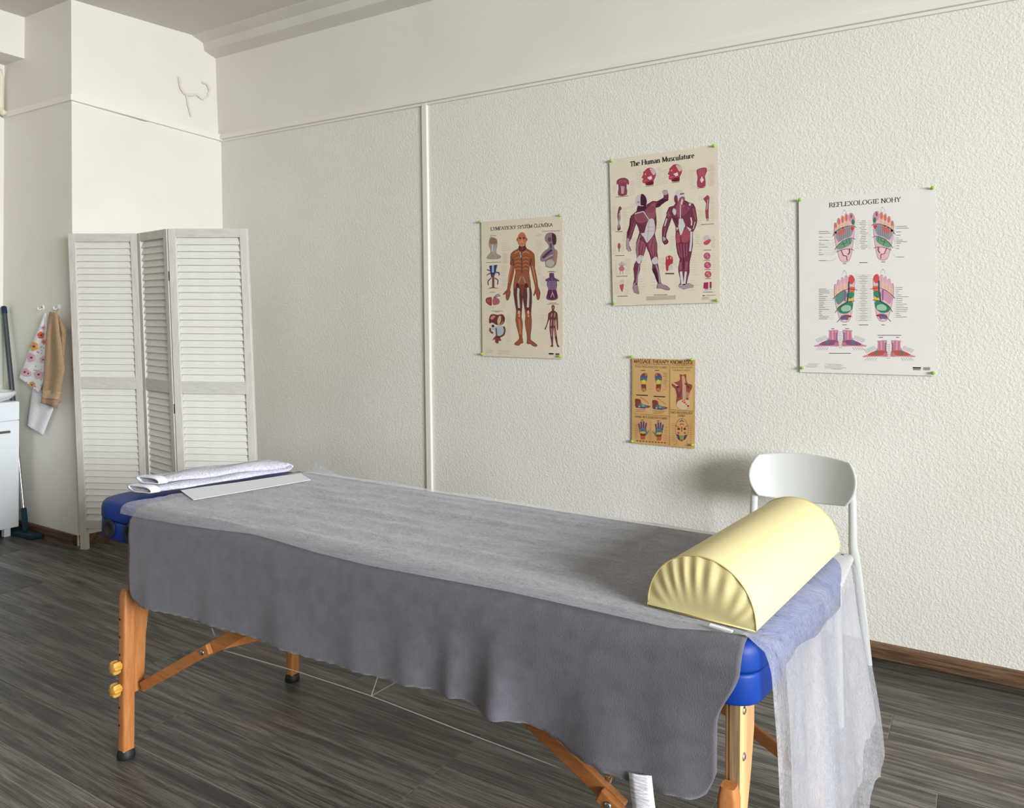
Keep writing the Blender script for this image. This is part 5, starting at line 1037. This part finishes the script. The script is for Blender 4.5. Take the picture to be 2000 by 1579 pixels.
for (ox, oy) in [(155, 745), (408, 765)]:
    p.poly([(ox, oy), (ox + 80, oy + 15), (ox + 95, oy + 75), (ox + 210, oy + 105), (ox + 218, oy + 125), (ox + 150, oy + 140), (ox + 10, oy + 130), (ox, oy + 70)], PCOL(128, 66, 54), 2, 2); p.poly([(ox + 60, oy + 80), (ox + 100, oy + 75), (ox + 190, oy + 115), (ox + 120, oy + 130), (ox + 50, oy + 110)], PCOL(84, 110, 150), 3, 2); p.poly([(ox + 100, oy + 85), (ox + 140, oy + 95), (ox + 130, oy + 122), (ox + 100, oy + 115)], PCOL(130, 160, 70), 4); p.line([(ox + 15, oy + 125), (ox + 150, oy + 138)], 16, PCOL(70, 60, 110), 4); p.ell(ox + 60, oy + 118, 12, 10, PCOL(220, 190, 90), 5)
    p.rect(ox + 15, oy - 62, ox + 185, oy - 48, BK, 2, .05); p.notes(ox, ox + 200, oy + 155, oy + 190, 3, BR, .03, 4); p.line([(ox + 70, oy - 25), (ox + 140, oy + 20), (ox + 200, oy + 70)], 14, PCOL(170, 136, 100), 2)
for (ox, fx_, oy) in [(268, 1, 0), (505, -1, 14)]:
    f = lambda pts: [(ox + x * fx_, y + oy) for x, y in pts]
    for (xa, ya_, xb_, yb_) in [(-60, 1110, -45, 1190), (-25, 1080, -20, 1180), (12, 1078, 8, 1180), (50, 1100, 35, 1190)]: p.line(f([(xa, ya_), (xb_, yb_)]), 24, PCOL(96, 74, 110), 2)
    p.poly(f([(-55, 1180), (50, 1185), (60, 1240), (95, 1205), (95, 1220), (45, 1290), (-30, 1290), (-50, 1240)]), PCOL(84, 116, 118), 2); p.poly(f([(-40, 1230), (35, 1230), (30, 1270), (-30, 1270)]), PCOL(206, 168, 60), 3, 2); p.poly(f([(-40, 1260), (35, 1270), (30, 1345), (-30, 1345)]), PCOL(176, 92, 66), 2); p.poly(f([(-38, 1250), (0, 1262), (35, 1256), (32, 1290), (-34, 1284)]), PCOL(116, 56, 40), 4)
    p.rect(ox - 30, 1056 + oy, ox + 10, 1064 + oy, BK, 2)
p.notes(150, 205, 1130, 1320, 8, BR, .03, 4); p.notes(362, 400, 1100, 1340, 12, BR, .02, 4); p.notes(580, 635, 1160, 1350, 9, BR, .03, 4)
for k in range(10): p.rect(172 + k * 45, 1355 + k * 3.4, 200 + k * 45, 1372 + k * 3.4, BR, 1)
p.poly([(805, 385), (850, 395), (905, 385), (905, 450), (925, 520), (990, 540), (985, 600), (960, 640), (940, 720), (935, 800), (945, 870), (900, 900), (830, 900), (765, 870), (755, 780), (765, 700), (740, 600), (695, 560), (700, 510), (790, 490), (815, 450)], PCOL(150, 78, 62), 2, 2)
p.poly([(840, 420), (880, 420), (900, 560), (900, 760), (850, 760), (850, 560)], PCOL(196, 160, 130), 3, 2); p.line([(705, 510), (790, 570)], 22, PCOL(206, 180, 150), 3); p.poly([(760, 560), (830, 590), (830, 700), (790, 740), (765, 690)], PCOL(124, 66, 66), 3, 2); p.ell(800, 615, 22, 34, PCOL(160, 90, 84), 4); p.line([(885, 520), (950, 590)], 18, PCOL(110, 52, 46), 4)
for k in range(5): p.line([(905, 650 + k * 18), (945, 660 + k * 16)], 8, PCOL(210, 176, 140), 4)
p.poly([(770, 800), (830, 760), (940, 770), (945, 870), (860, 905), (770, 870)], PCOL(214, 190, 154), 3, 2)
for (x, y, r_) in [(850, 785, 11), (880, 800, 14), (905, 825, 10), (932, 852, 16), (875, 770, 9)]: p.ell(x, y, r_, r_, PCOL(190, 50, 40), 5)
p.ell(838, 1200, 96, 165, BK, 1, 32); p.ell(838, 1200, 92, 161, PCOL(206, 160, 104), 2, 32)
p.poly([(757, 1265), (800, 1275), (815, 1350), (838, 1375), (790, 1345)], PCOL(50, 70, 92), 3); p.poly([(918, 1275), (880, 1280), (865, 1350), (838, 1375), (885, 1345)], PCOL(50, 70, 92), 3); p.poly([(805, 1280), (875, 1285), (865, 1350), (815, 1348)], PCOL(134, 150, 60), 4); p.poly([(810, 1345), (868, 1350), (838, 1380)], PCOL(180, 70, 50), 4)
for sx in (-1, 1): p.ell(838 + sx * 45, 1190, 26, 18, PCOL(150, 90, 60), 3); p.ell(838 + sx * 45, 1190, 12, 10, BK, 4); p.ell(838 + sx * 47, 1248, 16, 14, PCOL(176, 60, 44), 3); p.line([(838 + sx * 75, 1360), (838 + sx * 80, 1400), (838 + sx * 120, 1430)], 4, BR, 1); p.line([(838 + sx * 95, 1140), (838 + sx * 40, 1165)], 6, BK, 3)
p.line([(805, 1082), (838, 1068), (872, 1084)], 12, PCOL(92, 76, 120), 3); p.line([(810, 1130), (838, 1112), (870, 1130)], 12, PCOL(170, 70, 60), 3); p.line([(838, 1040), (838, 1075)], 8, PCOL(92, 76, 120), 3); p.line([(838, 1160), (838, 1230)], 10, BK, 3); p.ell(838, 1250, 18, 12, PCOL(190, 180, 70), 4)
p.notes(690, 740, 1110, 1370, 10, BR, 0, 4); p.notes(945, 990, 1120, 1380, 10, BR, 0, 4)
finish(p, po, 'reflexology feet, hands, back and face')

# --- push pins
pin_me = None
for who, pts in [('lymphatic system poster', [(940.5, 434.5), (1095.5, 422), (943.5, 692), (1095.5, 696.5)]), ('muscle anatomy poster', [(1195.5, 316), (1395.5, 287), (1201, 593), (1401.5, 587.5)]), ('white foot reflexology poster', [(1562.5, 392), (1820.5, 369), (1567.5, 719), (1822.5, 729)]), ('brown parchment poster', [(1235.5, 697.5), (1352, 703), (1236.5, 862), (1353.5, 869)])]:
    for (x, y), cor in zip(pts, ('top left', 'top right', 'bottom left', 'bottom right')):
        c = ony(x, y, WY)
        if pin_me is None:
            o = MB().lathe([(.0009, .0), (.0009, .011), (.0062, .0112), (.0062, .0128), (.0042, .0145), (.0036, .0205), (.0058, .0225), (.0056, .0240), (.003, .0246)], c, (.12, -1, .1), 14).build('push_pin', M['pin'], None, smooth=True, origin=c); pin_me = o.data
        else:
            o = bpy.data.objects.new('push_pin', pin_me); COL.objects.link(o); o.location = c
        tag(o, 'lime green push pin at the %s corner of the %s' % (cor, who), 'pin', 'push pins holding the posters')
for o in bpy.data.objects:
    if '_w' in o: del o['_w']
